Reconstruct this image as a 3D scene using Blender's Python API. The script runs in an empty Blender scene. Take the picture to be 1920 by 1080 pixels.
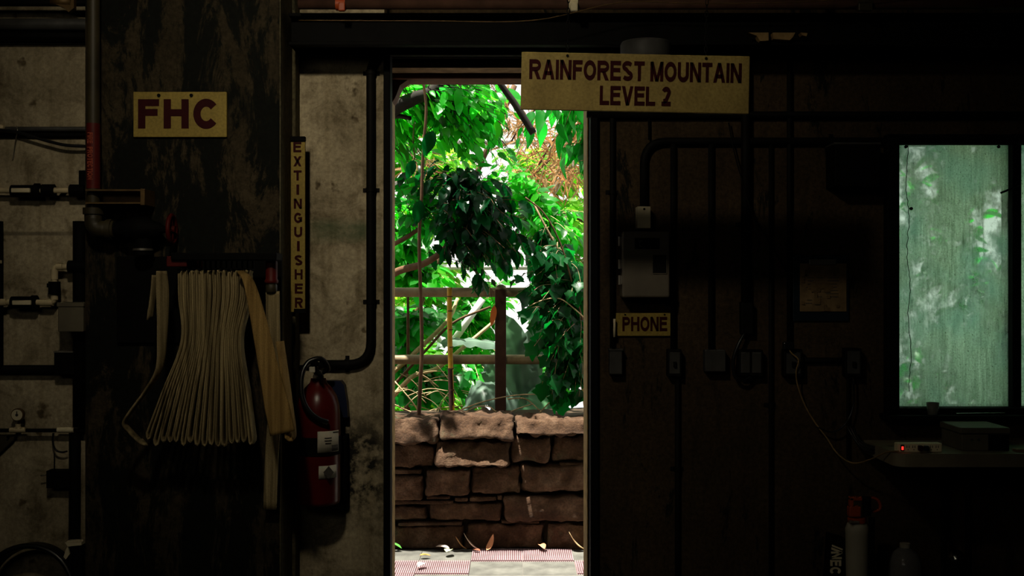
import bpy, bmesh, math, random
import numpy as np
from mathutils import Vector, Matrix, noise

SC = bpy.context.scene
COL = SC.collection
R = math.radians
F_PX = 2150.0          # focal length in pixels of the 1920 wide frame
CAM = Vector((0, -5, 1.5))

# ------------------------------------------------------------------ camera
cd = bpy.data.cameras.new('camera')
cd.sensor_width = 36
cd.lens = 36 * F_PX / 1920
cd.clip_start = .05
cam = bpy.data.objects.new('camera', cd)
cam.location = CAM
cam.rotation_euler = (R(90), 0, 0)
COL.objects.link(cam)
SC.camera = cam

# ------------------------------------------------------------------ view
SC.view_settings.view_transform = 'Standard'
SC.view_settings.look = 'None'
SC.view_settings.exposure = 0
SC.view_settings.gamma = 1
SC.view_settings.use_curve_mapping = False
SC.cycles.max_bounces = 8
SC.cycles.transparent_max_bounces = 8
SC.cycles.sample_clamp_indirect = 4
SC.cycles.caustics_reflective = False
SC.cycles.caustics_refractive = False

# ------------------------------------------------------------------ world, sun, room lamp
w = bpy.data.worlds.new('world')
SC.world = w
w.use_nodes = True
bg = w.node_tree.nodes['Background']
bg.inputs[0].default_value = (1.0, .985, .94, 1)
bg.inputs[1].default_value = 1.25

sd = bpy.data.lights.new('sun', 'SUN')
sd.energy = 19.0
sd.angle = R(.7)
sd.color = (1, .93, .82)
sun = bpy.data.objects.new('sun', sd)
sun.rotation_euler = Vector((-.2, -.04, 1)).to_track_quat('Z', 'Y').to_euler()
sun.location = (0, 2, 8)
COL.objects.link(sun)

ld = bpy.data.lights.new('ceiling_lamp', 'AREA')
ld.shape = 'DISK'
ld.size = .2
ld.energy = 6.3
ld.spread = R(80)
ld.color = (1, .86, .62)
lamp = bpy.data.objects.new('ceiling_lamp', ld)
lamp.location = (-.85, -3.2, 3.46)
lamp.rotation_euler = (Vector(lamp.location) - Vector((-.55, 0, 2.25))).to_track_quat('Z', 'Y').to_euler()
COL.objects.link(lamp)

# added soft fill at the rear of the hall, no real source there
fd = bpy.data.lights.new('rear_fill', 'AREA')
fd.shape = 'RECTANGLE'
fd.size, fd.size_y = 2.2, 1.0
fd.energy = 8
fd.color = (1, .9, .7)
rear = bpy.data.objects.new('rear_fill', fd)
rear.location = (-2.2, -6.6, 3.3)
rear.rotation_euler = (Vector(rear.location) - Vector((-.6, 0, 1.6))).to_track_quat('Z', 'Y').to_euler()
COL.objects.link(rear)

# ------------------------------------------------------------------ helpers
def at(px, py, d):
    """a point seen at a photo pixel, d metres in front of the camera"""
    return Vector(((px - 960) * d / F_PX, d - 5, 1.5 - (py - 540) * d / F_PX))


def wl(o):
    v = Vector((0, 0, 0))
    while o is not None:
        v += o.location
        o = o.parent
    return v


def tag(o, label=None, cat=None, group=None, kind=None):
    if label: o['label'] = label
    if cat: o['category'] = cat
    if group: o['group'] = group
    if kind: o['kind'] = kind
    return o


def thing(name, loc, label, cat, group=None):
    o = bpy.data.objects.new(name, None)
    o.empty_display_size = .05
    o.location = loc
    COL.objects.link(o)
    return tag(o, label, cat, group)


class MB:
    def __init__(self):
        self.bm = bmesh.new()
        self.mi = 0

    def _face(self, vs, smooth=False):
        try:
            f = self.bm.faces.new(vs)
            f.material_index = self.mi
            f.smooth = smooth
            return f
        except ValueError:
            return None

    def box(self, a, b, bevel=0, rot=None, seg=2):
        a, b = Vector(a), Vector(b)
        c = (a + b) / 2
        s = Vector((abs(b.x - a.x), abs(b.y - a.y), abs(b.z - a.z)))
        t = bmesh.new()
        bmesh.ops.create_cube(t, size=1)
        for v in t.verts:
            v.co = Vector((v.co.x * s.x, v.co.y * s.y, v.co.z * s.z))
        if bevel:
            bmesh.ops.bevel(t, geom=list(t.edges), offset=min(bevel, min(s) * .45), segments=seg, profile=.5, affect='EDGES')
        m = Matrix.Translation(c) @ (rot.to_matrix().to_4x4() if rot else Matrix.Identity(4))
        self.merge(t, m)
        return self

    def merge(self, t, m=None, smooth=None):
        vm = {}
        for v in t.verts:
            vm[v] = self.bm.verts.new(m @ v.co if m else v.co)
        for f in t.faces:
            g = self._face([vm[v] for v in f.verts], f.smooth if smooth is None else smooth)
        t.free()

    def sweep(self, pts, section, us, vs, caps=True, smooth=True, closed=False):
        """section: list of (a,b) offsets along per-point unit vectors us, vs"""
        rings = []
        for p, u, v in zip(pts, us, vs):
            rings.append([self.bm.verts.new(p + u * a + v * b) for a, b in (section(len(rings)) if callable(section) else section)])
        n = len(rings[0])
        rr = list(zip(rings, rings[1:]))
        if closed: rr.append((rings[-1], rings[0]))
        for A, B in rr:
            for i in range(n):
                self._face([A[i], A[(i + 1) % n], B[(i + 1) % n], B[i]], smooth)
        if caps and not closed:
            self._face(list(reversed(rings[0])))
            self._face(rings[-1])
        return self

    def tube(self, pts, r, seg=10, caps=True, closed=False):
        pts = [Vector(p) for p in pts]
        n = len(pts)
        tans = []
        for i in range(n):
            if closed:
                t = pts[(i + 1) % n] - pts[i - 1]
            else:
                t = pts[min(i + 1, n - 1)] - pts[max(i - 1, 0)]
            tans.append(t.normalized() if t.length > 1e-9 else Vector((0, 0, 1)))
        u = tans[0].orthogonal().normalized()
        us, vs = [], []
        for t in tans:
            u = (u - t * u.dot(t))
            u = u.normalized() if u.length > 1e-6 else t.orthogonal().normalized()
            us.append(u)
            vs.append(t.cross(u))
        rf = r if callable(r) else (lambda i: r[i] if isinstance(r, (list, tuple)) else r)
        sec = lambda i: [(math.cos(2 * math.pi * k / seg) * rf(i), math.sin(2 * math.pi * k / seg) * rf(i)) for k in range(seg)]
        return self.sweep(pts, sec, us, vs, caps, True, closed)

    def cyl(self, a, b, r, seg=20):
        """capped cylinder with sharp rims"""
        a, b = Vector(a), Vector(b)
        t = (b - a).normalized()
        u = t.orthogonal().normalized()
        v = t.cross(u)
        r2 = r if not isinstance(r, (tuple, list)) else r[1]
        r1 = r if not isinstance(r, (tuple, list)) else r[0]
        A = [self.bm.verts.new(a + (u * math.cos(q) + v * math.sin(q)) * r1) for q in [2 * math.pi * k / seg for k in range(seg)]]
        B = [self.bm.verts.new(b + (u * math.cos(q) + v * math.sin(q)) * r2) for q in [2 * math.pi * k / seg for k in range(seg)]]
        for i in range(seg):
            self._face([A[i], A[(i + 1) % seg], B[(i + 1) % seg], B[i]], True)
        for ring, c, rv in ((A, a, True), (B, b, False)):
            cap = [self.bm.verts.new(x.co) for x in ring]
            self._face(list(reversed(cap)) if rv else cap)
        return self

    def lathe(self, prof, origin, axis=(0, 0, 1), seg=28):
        """prof: list of (radius, height)"""
        origin, t = Vector(origin), Vector(axis).normalized()
        u = t.orthogonal().normalized()
        v = t.cross(u)
        rings = []
        for r, h in prof:
            rings.append([self.bm.verts.new(origin + t * h + (u * math.cos(q) + v * math.sin(q)) * max(r, 1e-4)) for q in [2 * math.pi * k / seg for k in range(seg)]])
        for A, B in zip(rings, rings[1:]):
            for i in range(seg):
                self._face([A[i], A[(i + 1) % seg], B[(i + 1) % seg], B[i]], True)
        self._face(list(reversed(rings[0])))
        self._face(rings[-1])
        return self

    def prism(self, poly, y0, y1):
        """poly: list of (x,z); extruded along y"""
        A = [self.bm.verts.new((x, y0, z)) for x, z in poly]
        B = [self.bm.verts.new((x, y1, z)) for x, z in poly]
        self._face(A)
        self._face(list(reversed(B)))
        n = len(poly)
        for i in range(n):
            self._face([A[i], B[i], B[(i + 1) % n], A[(i + 1) % n]])
        return self

    def build(self, name, mat, parent=None, label=None, recalc=True):
        if recalc:
            bmesh.ops.recalc_face_normals(self.bm, faces=list(self.bm.faces))
        me = bpy.data.meshes.new(name)
        if parent is not None:
            o0 = wl(parent)
        else:
            xs = [v.co for v in self.bm.verts]
            o0 = Vector(((min(p.x for p in xs) + max(p.x for p in xs)) / 2, (min(p.y for p in xs) + max(p.y for p in xs)) / 2, min(p.z for p in xs)))
        for v in self.bm.verts:
            v.co -= o0
        self.bm.to_mesh(me)
        self.bm.free()
        for m in (mat if isinstance(mat, (list, tuple)) else [mat]):
            me.materials.append(m)
        o = bpy.data.objects.new(name, me)
        COL.objects.link(o)
        if parent is not None:
            o.parent = parent
        else:
            o.location = o0
        if label: o['label'] = label
        return o


def arc(c, r, a0, a1, n, ux=Vector((1, 0, 0)), uy=Vector((0, 0, 1))):
    return [c + (ux * math.cos(a) + uy * math.sin(a)) * r for a in [a0 + (a1 - a0) * i / n for i in range(n + 1)]]


def rounded(pts, rad, n=6):
    """polyline with rounded corners"""
    pts = [Vector(p) for p in pts]
    out = [pts[0]]
    for a, b, c in zip(pts, pts[1:], pts[2:]):
        d1, d2 = (a - b), (c - b)
        r = min(rad, d1.length * .49, d2.length * .49)
        p, q = b + d1.normalized() * r, b + d2.normalized() * r
        for i in range(n + 1):
            t = i / n
            out.append(p.lerp(b, t).lerp(b.lerp(q, t), t))
    out.append(pts[-1])
    return out


def spline(pts, n=8):
    """Catmull-Rom through the points"""
    pts = [Vector(p) for p in pts]
    P = [pts[0] * 2 - pts[1]] + pts + [pts[-1] * 2 - pts[-2]]
    out = []
    for i in range(1, len(P) - 2):
        a, b, c, d = P[i - 1], P[i], P[i + 1], P[i + 2]
        for k in range(n):
            t = k / n
            out.append(.5 * (2 * b + (c - a) * t + (2 * a - 5 * b + 4 * c - d) * t * t + (3 * b - a - 3 * c + d) * t ** 3))
    out.append(pts[-1])
    return out


# ------------------------------------------------------------------ materials
def new_mat(name):
    m = bpy.data.materials.new(name)
    m.use_nodes = True
    nt = m.node_tree
    return m, nt, nt.nodes['Principled BSDF']


def N(nt, kind, **kw):
    n = nt.nodes.new(kind)
    for k, v in kw.items():
        if hasattr(n, k) and k not in ('inputs',):
            setattr(n, k, v)
    return n


def noise_tex(nt, scale, detail=5, rough=.6, stretch=(1, 1, 1), dist=0, src='Object'):
    tc = N(nt, 'ShaderNodeTexCoord')
    mp = N(nt, 'ShaderNodeMapping')
    mp.inputs['Scale'].default_value = stretch
    nt.links.new(tc.outputs[src], mp.inputs[0])
    nz = N(nt, 'ShaderNodeTexNoise')
    nz.inputs['Scale'].default_value = scale
    nz.inputs['Detail'].default_value = detail
    nz.inputs['Roughness'].default_value = rough
    nz.inputs['Distortion'].default_value = dist
    nt.links.new(mp.outputs[0], nz.inputs['Vector'])
    return nz.outputs['Fac']


def ramp(nt, fac, stops, interp='LINEAR'):
    r = N(nt, 'ShaderNodeValToRGB')
    r.color_ramp.interpolation = interp
    while len(r.color_ramp.elements) < len(stops):
        r.color_ramp.elements.new(.5)
    for e, (p, c) in zip(r.color_ramp.elements, stops):
        e.position = p
        e.color = (*c, 1) if len(c) == 3 else c
    nt.links.new(fac, r.inputs[0])
    return r.outputs[0]


def mix(nt, fac, a, b, mode='MIX'):
    n = N(nt, 'ShaderNodeMix', data_type='RGBA', blend_type=mode)
    for sock, v in ((n.inputs[0], fac), (n.inputs[6], a), (n.inputs[7], b)):
        if isinstance(v, (int, float)):
            sock.default_value = v
        elif isinstance(v, tuple):
            sock.default_value = (*v, 1) if len(v) == 3 else v
        else:
            nt.links.new(v, sock)
    return n.outputs[2]


def bump(nt, bsdf, h, strength, dist=.01):
    b = N(nt, 'ShaderNodeBump')
    b.inputs['Strength'].default_value = strength
    b.inputs['Distance'].default_value = dist
    nt.links.new(h, b.inputs['Height'])
    nt.links.new(b.outputs[0], bsdf.inputs['Normal'])


def simple(name, c, rough=.6, metal=0, var=.35, scale=12, bmp=.15, spec=.2):
    m, nt, b = new_mat(name)
    f = noise_tex(nt, scale)
    d = tuple(x * (1 - var) for x in c)
    l = tuple(min(1, x * (1 + var * .6)) for x in c)
    nt.links.new(ramp(nt, f, [(.3, d), (.7, l)]), b.inputs['Base Color'])
    b.inputs['Roughness'].default_value = rough
    b.inputs['Metallic'].default_value = metal
    b.inputs['Specular IOR Level'].default_value = spec
    if bmp:
        bump(nt, b, noise_tex(nt, scale * 4, 3), bmp, .002)
    return m


def mat_concrete():
    m, nt, b = new_mat('pale_concrete')
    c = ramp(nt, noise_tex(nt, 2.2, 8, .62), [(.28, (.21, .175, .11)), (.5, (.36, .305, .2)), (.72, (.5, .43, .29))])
    mott = ramp(nt, noise_tex(nt, 6.5, 8, .7, dist=.6), [(.36, (.5, .48, .44)), (.52, (1, 1, 1)), (.7, (1.15, 1.15, 1.12))])
    c = mix(nt, 1, c, mott, 'MULTIPLY')
    fine = ramp(nt, noise_tex(nt, 60, 4, .7), [(.35, (.72, .72, .72)), (.65, (1.1, 1.1, 1.1))])
    c = mix(nt, 1, c, fine, 'MULTIPLY')
    streak = ramp(nt, noise_tex(nt, 9, 5, .6, (3, 3, .25)), [(.5, (1, 1, 1)), (.75, (.75, .73, .68))])
    c = mix(nt, 1, c, streak, 'MULTIPLY')
    spots = ramp(nt, noise_tex(nt, 11, 3, .5), [(.66, (1, 1, 1)), (.72, (.33, .3, .26))])
    c = mix(nt, 1, c, spots, 'MULTIPLY')
    # green smear and black mould with a shape of their own
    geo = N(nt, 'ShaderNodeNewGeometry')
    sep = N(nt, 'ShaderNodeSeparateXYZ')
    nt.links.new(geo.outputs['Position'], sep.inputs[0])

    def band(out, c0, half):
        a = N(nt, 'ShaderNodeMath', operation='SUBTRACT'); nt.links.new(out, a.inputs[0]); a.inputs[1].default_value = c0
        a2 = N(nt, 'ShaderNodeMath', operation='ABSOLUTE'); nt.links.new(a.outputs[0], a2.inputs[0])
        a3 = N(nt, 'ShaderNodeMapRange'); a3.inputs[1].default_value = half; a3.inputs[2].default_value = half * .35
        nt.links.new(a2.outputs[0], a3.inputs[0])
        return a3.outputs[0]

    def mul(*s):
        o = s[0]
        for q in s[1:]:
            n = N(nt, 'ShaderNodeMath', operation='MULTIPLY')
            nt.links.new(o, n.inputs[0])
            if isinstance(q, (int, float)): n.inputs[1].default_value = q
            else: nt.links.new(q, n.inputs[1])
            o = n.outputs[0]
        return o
    sm = mul(band(sep.outputs[2], 1.748, .065), band(sep.outputs[0], -.74, .2), noise_tex(nt, 6, 4, .6, (1, 1, 2)), 1.5)
    c = mix(nt, sm, c, (.04, .085, .04))
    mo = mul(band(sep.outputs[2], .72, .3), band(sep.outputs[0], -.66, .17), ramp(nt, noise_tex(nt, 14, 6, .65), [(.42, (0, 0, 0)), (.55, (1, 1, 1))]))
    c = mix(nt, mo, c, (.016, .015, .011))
    seam = mul(band(sep.outputs[2], 1.737, .012), band(sep.outputs[0], -2.1, .33))
    c = mix(nt, mul(seam, .6), c, (.05, .042, .03))
    nt.links.new(c, b.inputs['Base Color'])
    b.inputs['Roughness'].default_value = .9
    b.inputs['Specular IOR Level'].default_value = .2
    bump(nt, b, noise_tex(nt, 40, 6, .65), .35, .006)
    return m


def mat_stained(name, dark, mid, light, streak=1.0, thr=.52, fine_streaks=.5):
    """grimy concrete: dark mould over brown paint, running down in streaks"""
    m, nt, b = new_mat(name)
    base = ramp(nt, noise_tex(nt, 3, 6, .6), [(.3, mid), (.7, light)])
    g = noise_tex(nt, 6.5, 9, .74, (1, 1, .3 if streak else 1), .5)
    g2 = noise_tex(nt, 22, 5, .65, (1, 1, .22), .2)
    c = mix(nt, ramp(nt, g, [(thr - .025, (0, 0, 0)), (thr + .02, (1, 1, 1))]), base, dark)
    c = mix(nt, ramp(nt, g2, [(.54, (0, 0, 0)), (.64, (fine_streaks,) * 3)]), c, dark)
    fine = ramp(nt, noise_tex(nt, 55, 4, .7), [(.35, (.55, .55, .55)), (.65, (1.2, 1.2, 1.2))])
    c = mix(nt, 1, c, fine, 'MULTIPLY')
    nt.links.new(c, b.inputs['Base Color'])
    b.inputs['Roughness'].default_value = .85
    b.inputs['Specular IOR Level'].default_value = .15
    bump(nt, b, noise_tex(nt, 30, 6, .65, (1, 1, .5)), .4, .006)
    return m


def mat_leaf(name, col, trans, tfac=.5, rough=.4, spec=.5, coat=0):
    m, nt, b = new_mat(name)
    at_ = N(nt, 'ShaderNodeAttribute')
    at_.attribute_name = 'tint'
    c = mix(nt, 1, col, at_.outputs['Color'], 'MULTIPLY')
    t = mix(nt, 1, trans, at_.outputs['Color'], 'MULTIPLY')
    nt.links.new(c, b.inputs['Base Color'])
    b.inputs['Roughness'].default_value = rough
    b.inputs['Specular IOR Level'].default_value = spec
    b.inputs['Coat Weight'].default_value = coat
    b.inputs['Coat Roughness'].default_value = .25
    tr = N(nt, 'ShaderNodeBsdfTranslucent')
    nt.links.new(t, tr.inputs[0])
    ms = N(nt, 'ShaderNodeMixShader')
    ms.inputs[0].default_value = tfac
    nt.links.new(b.outputs[0], ms.inputs[1])
    nt.links.new(tr.outputs[0], ms.inputs[2])
    nt.links.new(ms.outputs[0], nt.nodes['Material Output'].inputs[0])
    return m


def mat_sign(name, c, c2):
    m, nt, b = new_mat(name)
    k = ramp(nt, noise_tex(nt, 5, 7, .65, (1, 1, .6)), [(.3, c2), (.62, c)])
    f = ramp(nt, noise_tex(nt, 90, 3, .6), [(.35, (.8, .8, .78)), (.6, (1.06, 1.06, 1.06))])
    k = mix(nt, 1, k, f, 'MULTIPLY')
    nt.links.new(k, b.inputs['Base Color'])
    b.inputs['Roughness'].default_value = .65
    b.inputs['Specular IOR Level'].default_value = .25
    return m


def mat_fabric(name, c, c2):
    m, nt, b = new_mat(name)
    k = ramp(nt, noise_tex(nt, 16, 5, .6, (4, 1, .12)), [(.32, c2), (.66, c)])
    f = ramp(nt, noise_tex(nt, 300, 2, .6), [(.3, (.7, .7, .7)), (.7, (1.1, 1.1, 1.1))])
    nt.links.new(mix(nt, 1, k, f, 'MULTIPLY'), b.inputs['Base Color'])
    b.inputs['Roughness'].default_value = .95
    b.inputs['Specular IOR Level'].default_value = .1
    bump(nt, b, noise_tex(nt, 260, 2), .3, .002)
    return m


def mat_stone():
    m, nt, b = new_mat('red_sandstone')
    k = ramp(nt, noise_tex(nt, 7, 7, .65), [(.28, (.02, .008, .0025)), (.5, (.068, .034, .015)), (.75, (.17, .105, .062))])
    moss = ramp(nt, noise_tex(nt, 5, 4, .6), [(.62, (0, 0, 0)), (.7, (1, 1, 1))])
    k = mix(nt, moss, k, (.07, .06, .03))
    g = ramp(nt, noise_tex(nt, 90, 3, .7), [(.3, (.6, .6, .6)), (.65, (1.1, 1.1, 1.1))])
    nt.links.new(mix(nt, 1, k, g, 'MULTIPLY'), b.inputs['Base Color'])
    b.inputs['Roughness'].default_value = .85
    b.inputs['Specular IOR Level'].default_value = .25
    bump(nt, b, noise_tex(nt, 45, 8, .7), .8, .02)
    return m


def mat_glass():
    """dirty greenish plastic glazing: part scattering film, part blurred view"""
    m, nt, b = new_mat('dirty_green_glazing')
    st = noise_tex(nt, 30, 9, .8, (3.2, 1, .16), .3)
    gr = noise_tex(nt, 130, 3, .7)
    big = noise_tex(nt, 3.6, 8, .72, (1, 1, .7))
    tr = N(nt, 'ShaderNodeBsdfTranslucent')
    tc = ramp(nt, st, [(.36, (.36, .5, .39)), (.5, (.52, .69, .56)), (.64, (.66, .85, .71))])
    tc = mix(nt, 1, tc, ramp(nt, gr, [(.3, (.62, .66, .6)), (.6, (1.05, 1.05, 1.05))]), 'MULTIPLY')
    lo = noise_tex(nt, 2.4, 4, .6)
    dk = ramp(nt, noise_tex(nt, 46, 6, .75, (2.6, 1, .3)), [(.5, (1, 1, 1)), (.66, (.38, .42, .33))])
    tc = mix(nt, ramp(nt, lo, [(.42, (.1, .1, .1)), (.6, (1, 1, 1))]), tc, mix(nt, 1, tc, dk, 'MULTIPLY'))
    tc = mix(nt, ramp(nt, noise_tex(nt, 3.1, 3, .5), [(.45, (0, 0, 0)), (.65, (.5, .5, .5))]), tc, (.28, .54, .47))
    # pinprick mould
    tc = mix(nt, 1, tc, ramp(nt, noise_tex(nt, 170, 2, .5, (1, 1, .6)), [(.63, (1, 1, 1)), (.7, (.25, .3, .22))]), 'MULTIPLY')
    nt.links.new(tc, tr.inputs[0])
    rf = N(nt, 'ShaderNodeBsdfRefraction')
    rf.inputs['Color'].default_value = (.82, .94, .86, 1)
    rf.inputs['Roughness'].default_value = .1
    rf.inputs['IOR'].default_value = 1.12
    a = N(nt, 'ShaderNodeMixShader')
    nt.links.new(ramp(nt, big, [(.48, (.03, .03, .03)), (.6, (.75, .75, .75))]), a.inputs[0])
    nt.links.new(tr.outputs[0], a.inputs[1])
    nt.links.new(rf.outputs[0], a.inputs[2])
    gl = N(nt, 'ShaderNodeBsdfGlossy')
    gl.inputs['Roughness'].default_value = .3
    gl.inputs['Color'].default_value = (.5, .5, .5, 1)
    c = N(nt, 'ShaderNodeMixShader')
    c.inputs[0].default_value = .03
    nt.links.new(a.outputs[0], c.inputs[1])
    nt.links.new(gl.outputs[0], c.inputs[2])
    nt.links.new(c.outputs[0], nt.nodes['Material Output'].inputs[0])
    return m


def mat_emit(name, c, s):
    m, nt, b = new_mat(name)
    f = ramp(nt, noise_tex(nt, 40, 2), [(.3, tuple(x * .8 for x in c)), (.7, c)])
    nt.links.new(f, b.inputs['Base Color'])
    nt.links.new(f, b.inputs['Emission Color'])
    b.inputs['Emission Strength'].default_value = s
    return m


def mat_clear(name, c, rough=.2):
    m, nt, b = new_mat(name)
    nt.links.new(ramp(nt, noise_tex(nt, 20, 3), [(.3, tuple(x * .8 for x in c)), (.7, c)]), b.inputs['Base Color'])
    b.inputs['Roughness'].default_value = rough
    b.inputs['Transmission Weight'].default_value = .8
    b.inputs['IOR'].default_value = 1.3
    return m


M = dict(
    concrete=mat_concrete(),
    columnside=mat_stained('olive_stained_concrete', (.012, .013, .007), (.07, .06, .032), (.12, .105, .058), 1, .6),
    column=mat_stained('mouldy_column_concrete', (.004, .0048, .003), (.023, .0175, .009), (.05, .038, .021), 1, .49, .85),
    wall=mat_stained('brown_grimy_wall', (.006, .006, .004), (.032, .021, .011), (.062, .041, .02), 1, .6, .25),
    room=simple('dark_room_plaster', (.03, .027, .022), .9, bmp=.2),
    ceiling=simple('dark_ceiling', (.012, .011, .009), .95),
    floor=simple('dark_floor', (.03, .028, .025), .8),
    black=simple('black_iron', (.0028, .0028, .0026), .7, 0, .4, 20, .1, .06),
    blackgloss=simple('black_rubber', (.006, .006, .0065), .3, 0, .3, 20, .05, .5),
    conduit=simple('dark_conduit', (.005, .0046, .004), .65, 0, .4, 18, .1, .08),
    greypipe=simple('grey_pipe_paint', (.045, .045, .043), .55, 0, .35, 12, .1, .2),
    olive=simple('olive_painted_pipe', (.038, .031, .015), .5, 0, .45, 10, .15, .3),
    brass=simple('tarnished_brass', (.11, .065, .021), .5, .3, .5, 22, .1, .3),
    pvc=simple('stained_cream_pvc', (.55, .46, .28), .45, 0, .25, 12, .05, .4),
    greybox=simple('grey_box_paint', (.12, .105, .07), .6, 0, .25, 9, .1, .3),
    wood=simple('old_timber', (.19, .13, .07), .8, 0, .6, 14, .4, .2),
    redwood=simple('red_brown_timber', (.07, .026, .013), .8, 0, .5, 14, .4, .2),
    timberpale=simple('weathered_jamb_timber', (.2, .125, .035), .75, 0, .6, 22, .5, .25),
    signy=mat_sign('faded_yellow_sign', (.33, .245, .05), (.22, .16, .033)),
    signy2=mat_sign('stained_yellow_sign', (.37, .28, .085), (.2, .145, .042)),
    maroon=simple('maroon_lettering', (.032, .003, .004), .6, 0, .2, 30, 0, .08),
    red=simple('extinguisher_red', (.085, .0045, .004), .3, 0, .3, 8, .03, .35),
    redpaint=simple('fire_red_paint', (.075, .006, .0045), .5, 0, .4, 14, .1, .15),
    redlabel=simple('red_pipe_label', (.09, .008, .006), .5, 0, .3, 14, 0),
    labeltext=simple('worn_orange_lettering', (.3, .06, .03), .6, 0, .3, 30, 0),
    navy=simple('navy_plastic', (.008, .013, .04), .45, 0, .3, 10, .05),
    white=simple('aged_white_label', (.5, .47, .38), .6, 0, .2, 14, 0),
    ink=simple('grey_print', (.06, .055, .05), .7, 0, .2, 30, 0),
    chrome=simple('chrome', (.6, .6, .58), .15, 1, .1, 10, 0),
    steel=simple('dull_steel', (.3, .28, .24), .4, .8, .3, 10, .05),
    hose=mat_fabric('canvas_hose', (.4, .32, .165), (.11, .085, .042)),
    hosetan=mat_fabric('tan_canvas_hose', (.4, .26, .09), (.18, .11, .035)),
    cream=simple('cream_box_enamel', (.62, .56, .38), .45, 0, .2, 8, .03),
    phone=simple('grey_phone_box_paint', (.115, .1, .075), .6, 0, .2, 9, .1, .3),
    paper=simple('browned_paper', (.2, .135, .065), .7, 0, .4, 16, .2),
    filmwrap=simple('crinkled_plastic_sleeve', (.17, .115, .055), .2, 0, .4, 22, .8, .6),
    blueboard=simple('dark_blue_board', (.006, .013, .022), .5),
    table=simple('grey_table_edge', (.2, .175, .12), .6, 0, .25, 8, .05),
    strip=simple('cream_power_strip', (.8, .7, .46), .5, 0, .15, 10, 0),
    led=mat_emit('red_switch_light', (1, .03, .02), 1.6),
    glass=mat_glass(),
    cup=mat_clear('cloudy_cup_plastic', (.5, .52, .46), .4),
    clear=mat_clear('clear_plastic', (.6, .6, .58), .12),
    jug=simple('white_plastic_tank', (.3, .28, .22), .5, 0, .15, 6, .05),
    orange=simple('orange_plastic', (.32, .055, .012), .45, 0, .2, 8, .03),
    cord=simple('tan_cord', (.26, .17, .07), .6, 0, .3, 30, 0),
    stone=mat_stone(),
    soil=simple('dark_soil', (.05, .035, .02), .95, 0, .5, 8, .6),
    slab=simple('grey_walkway', (.3, .28, .25), .85, 0, .3, 5, .3),
    pink=simple('red_ribbed_plastic', (.28, .18, .19), .6, 0, .3, 5, .05),
    greymat=simple('worn_grey_rubber', (.115, .115, .1), .75, 0, .5, 7, .3),
    exterior=simple('dark_outer_wall', (.1, .09, .08), .9),  # the outer plaster's own dark grey
    rail=simple('weathered_rail_pipe', (.3, .23, .13), .6, 0, .45, 9, .2, .3),
    rust=simple('rust_brown_post', (.055, .026, .016), .75, 0, .4, 12, .2),
    bamboo=simple('yellow_bamboo', (.55, .33, .035), .5, 0, .35, 14, .1),
    stem=simple('brown_stem', (.11, .06, .03), .8, 0, .4, 14, .3),
    bark=simple('black_bark', (.02, .017, .014), .9, 0, .5, 16, .5),
    barkpale=simple('pale_bark', (.3, .22, .12), .85, 0, .4, 14, .3),
    twig=simple('dry_tan_twig', (.5, .37, .2), .8, 0, .4, 16, .2),
    dead=mat_leaf('dead_brown_frond', (.4, .23, .1), (.48, .28, .12), .45, .7, .2),
    whitepipe=simple('white_painted_pipe', (.68, .68, .66), .5, 0, .12, 6, .05),
    lf_bright=mat_leaf('bright_leaf', (.02, .2, .014), (.07, .78, .035), .62, .34, .4),
    lf_mid=mat_leaf('mid_green_leaf', (.006, .12, .012), (.02, .55, .03), .55, .34, .35),
    lf_shaded=mat_leaf('shaded_glossy_leaf', (.0012, .018, .006), (.003, .17, .022), .38, .28, .13, 0),  # shade of the hanging mass put into a darker, less translucent leaf
    lf_vine=mat_leaf('vine_leaf', (.0025, .055, .012), (.003, .26, .025), .45, .36, .2),
    lf_yellow=mat_leaf('yellow_green_leaf', (.08, .28, .012), (.34, .9, .05), .65, .5, .25),
    lf_banana=mat_leaf('banana_leaf', (.14, .23, .17), (.12, .3, .14), .4, .42, .4),
    lf_fallen=mat_leaf('fallen_leaf', (.75, .62, .5), (.4, .3, .2), .2, .6, .3),
)

# ------------------------------------------------------------------ the setting
DX0, DX1, DZ = -.557, .342, 2.512          # door opening
WX0, WX1, WZ0, WZ1 = 1.62, 2.95, .955, 2.165   # window opening
TH = .4
H = 3.6
def structure(o):
    o['kind'] = 'structure'
    return o

b = MB()
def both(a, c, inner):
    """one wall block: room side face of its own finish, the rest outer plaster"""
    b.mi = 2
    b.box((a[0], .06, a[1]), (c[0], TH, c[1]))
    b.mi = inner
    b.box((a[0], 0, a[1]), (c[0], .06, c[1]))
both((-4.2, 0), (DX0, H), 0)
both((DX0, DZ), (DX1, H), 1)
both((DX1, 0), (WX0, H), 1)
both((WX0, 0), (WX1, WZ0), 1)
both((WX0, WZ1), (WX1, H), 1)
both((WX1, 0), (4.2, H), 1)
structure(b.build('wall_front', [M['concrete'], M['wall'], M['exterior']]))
structure(MB().box((-4.4, -7.8, 0), (-4.2, TH, H)).build('wall_left', M['room']))
structure(MB().box((4.2, -7.8, 0), (4.4, TH, H)).build('wall_right', M['room']))
structure(MB().box((-4.4, -8, 0), (4.4, -7.8, H)).build('wall_back', M['room']))
structure(MB().box((-4.4, -8, -.2), (4.4, 0, 0)).build('floor', M['floor']))
structure(MB().box((-4.4, -8, H), (4.4, TH, H + .15)).build('ceiling', M['ceiling']))
b = MB()
b.box((-1.735, -.35, 0), (-.94, 0, H), .012)
b.mi = 1
b.box((-1.0, -.10, 0), (-.925, 0, H), .01)
b.box((-.945, -.346, 0), (-.939, 0, H))
structure(b.build('column', [M['column'], M['columnside']]))
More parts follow.
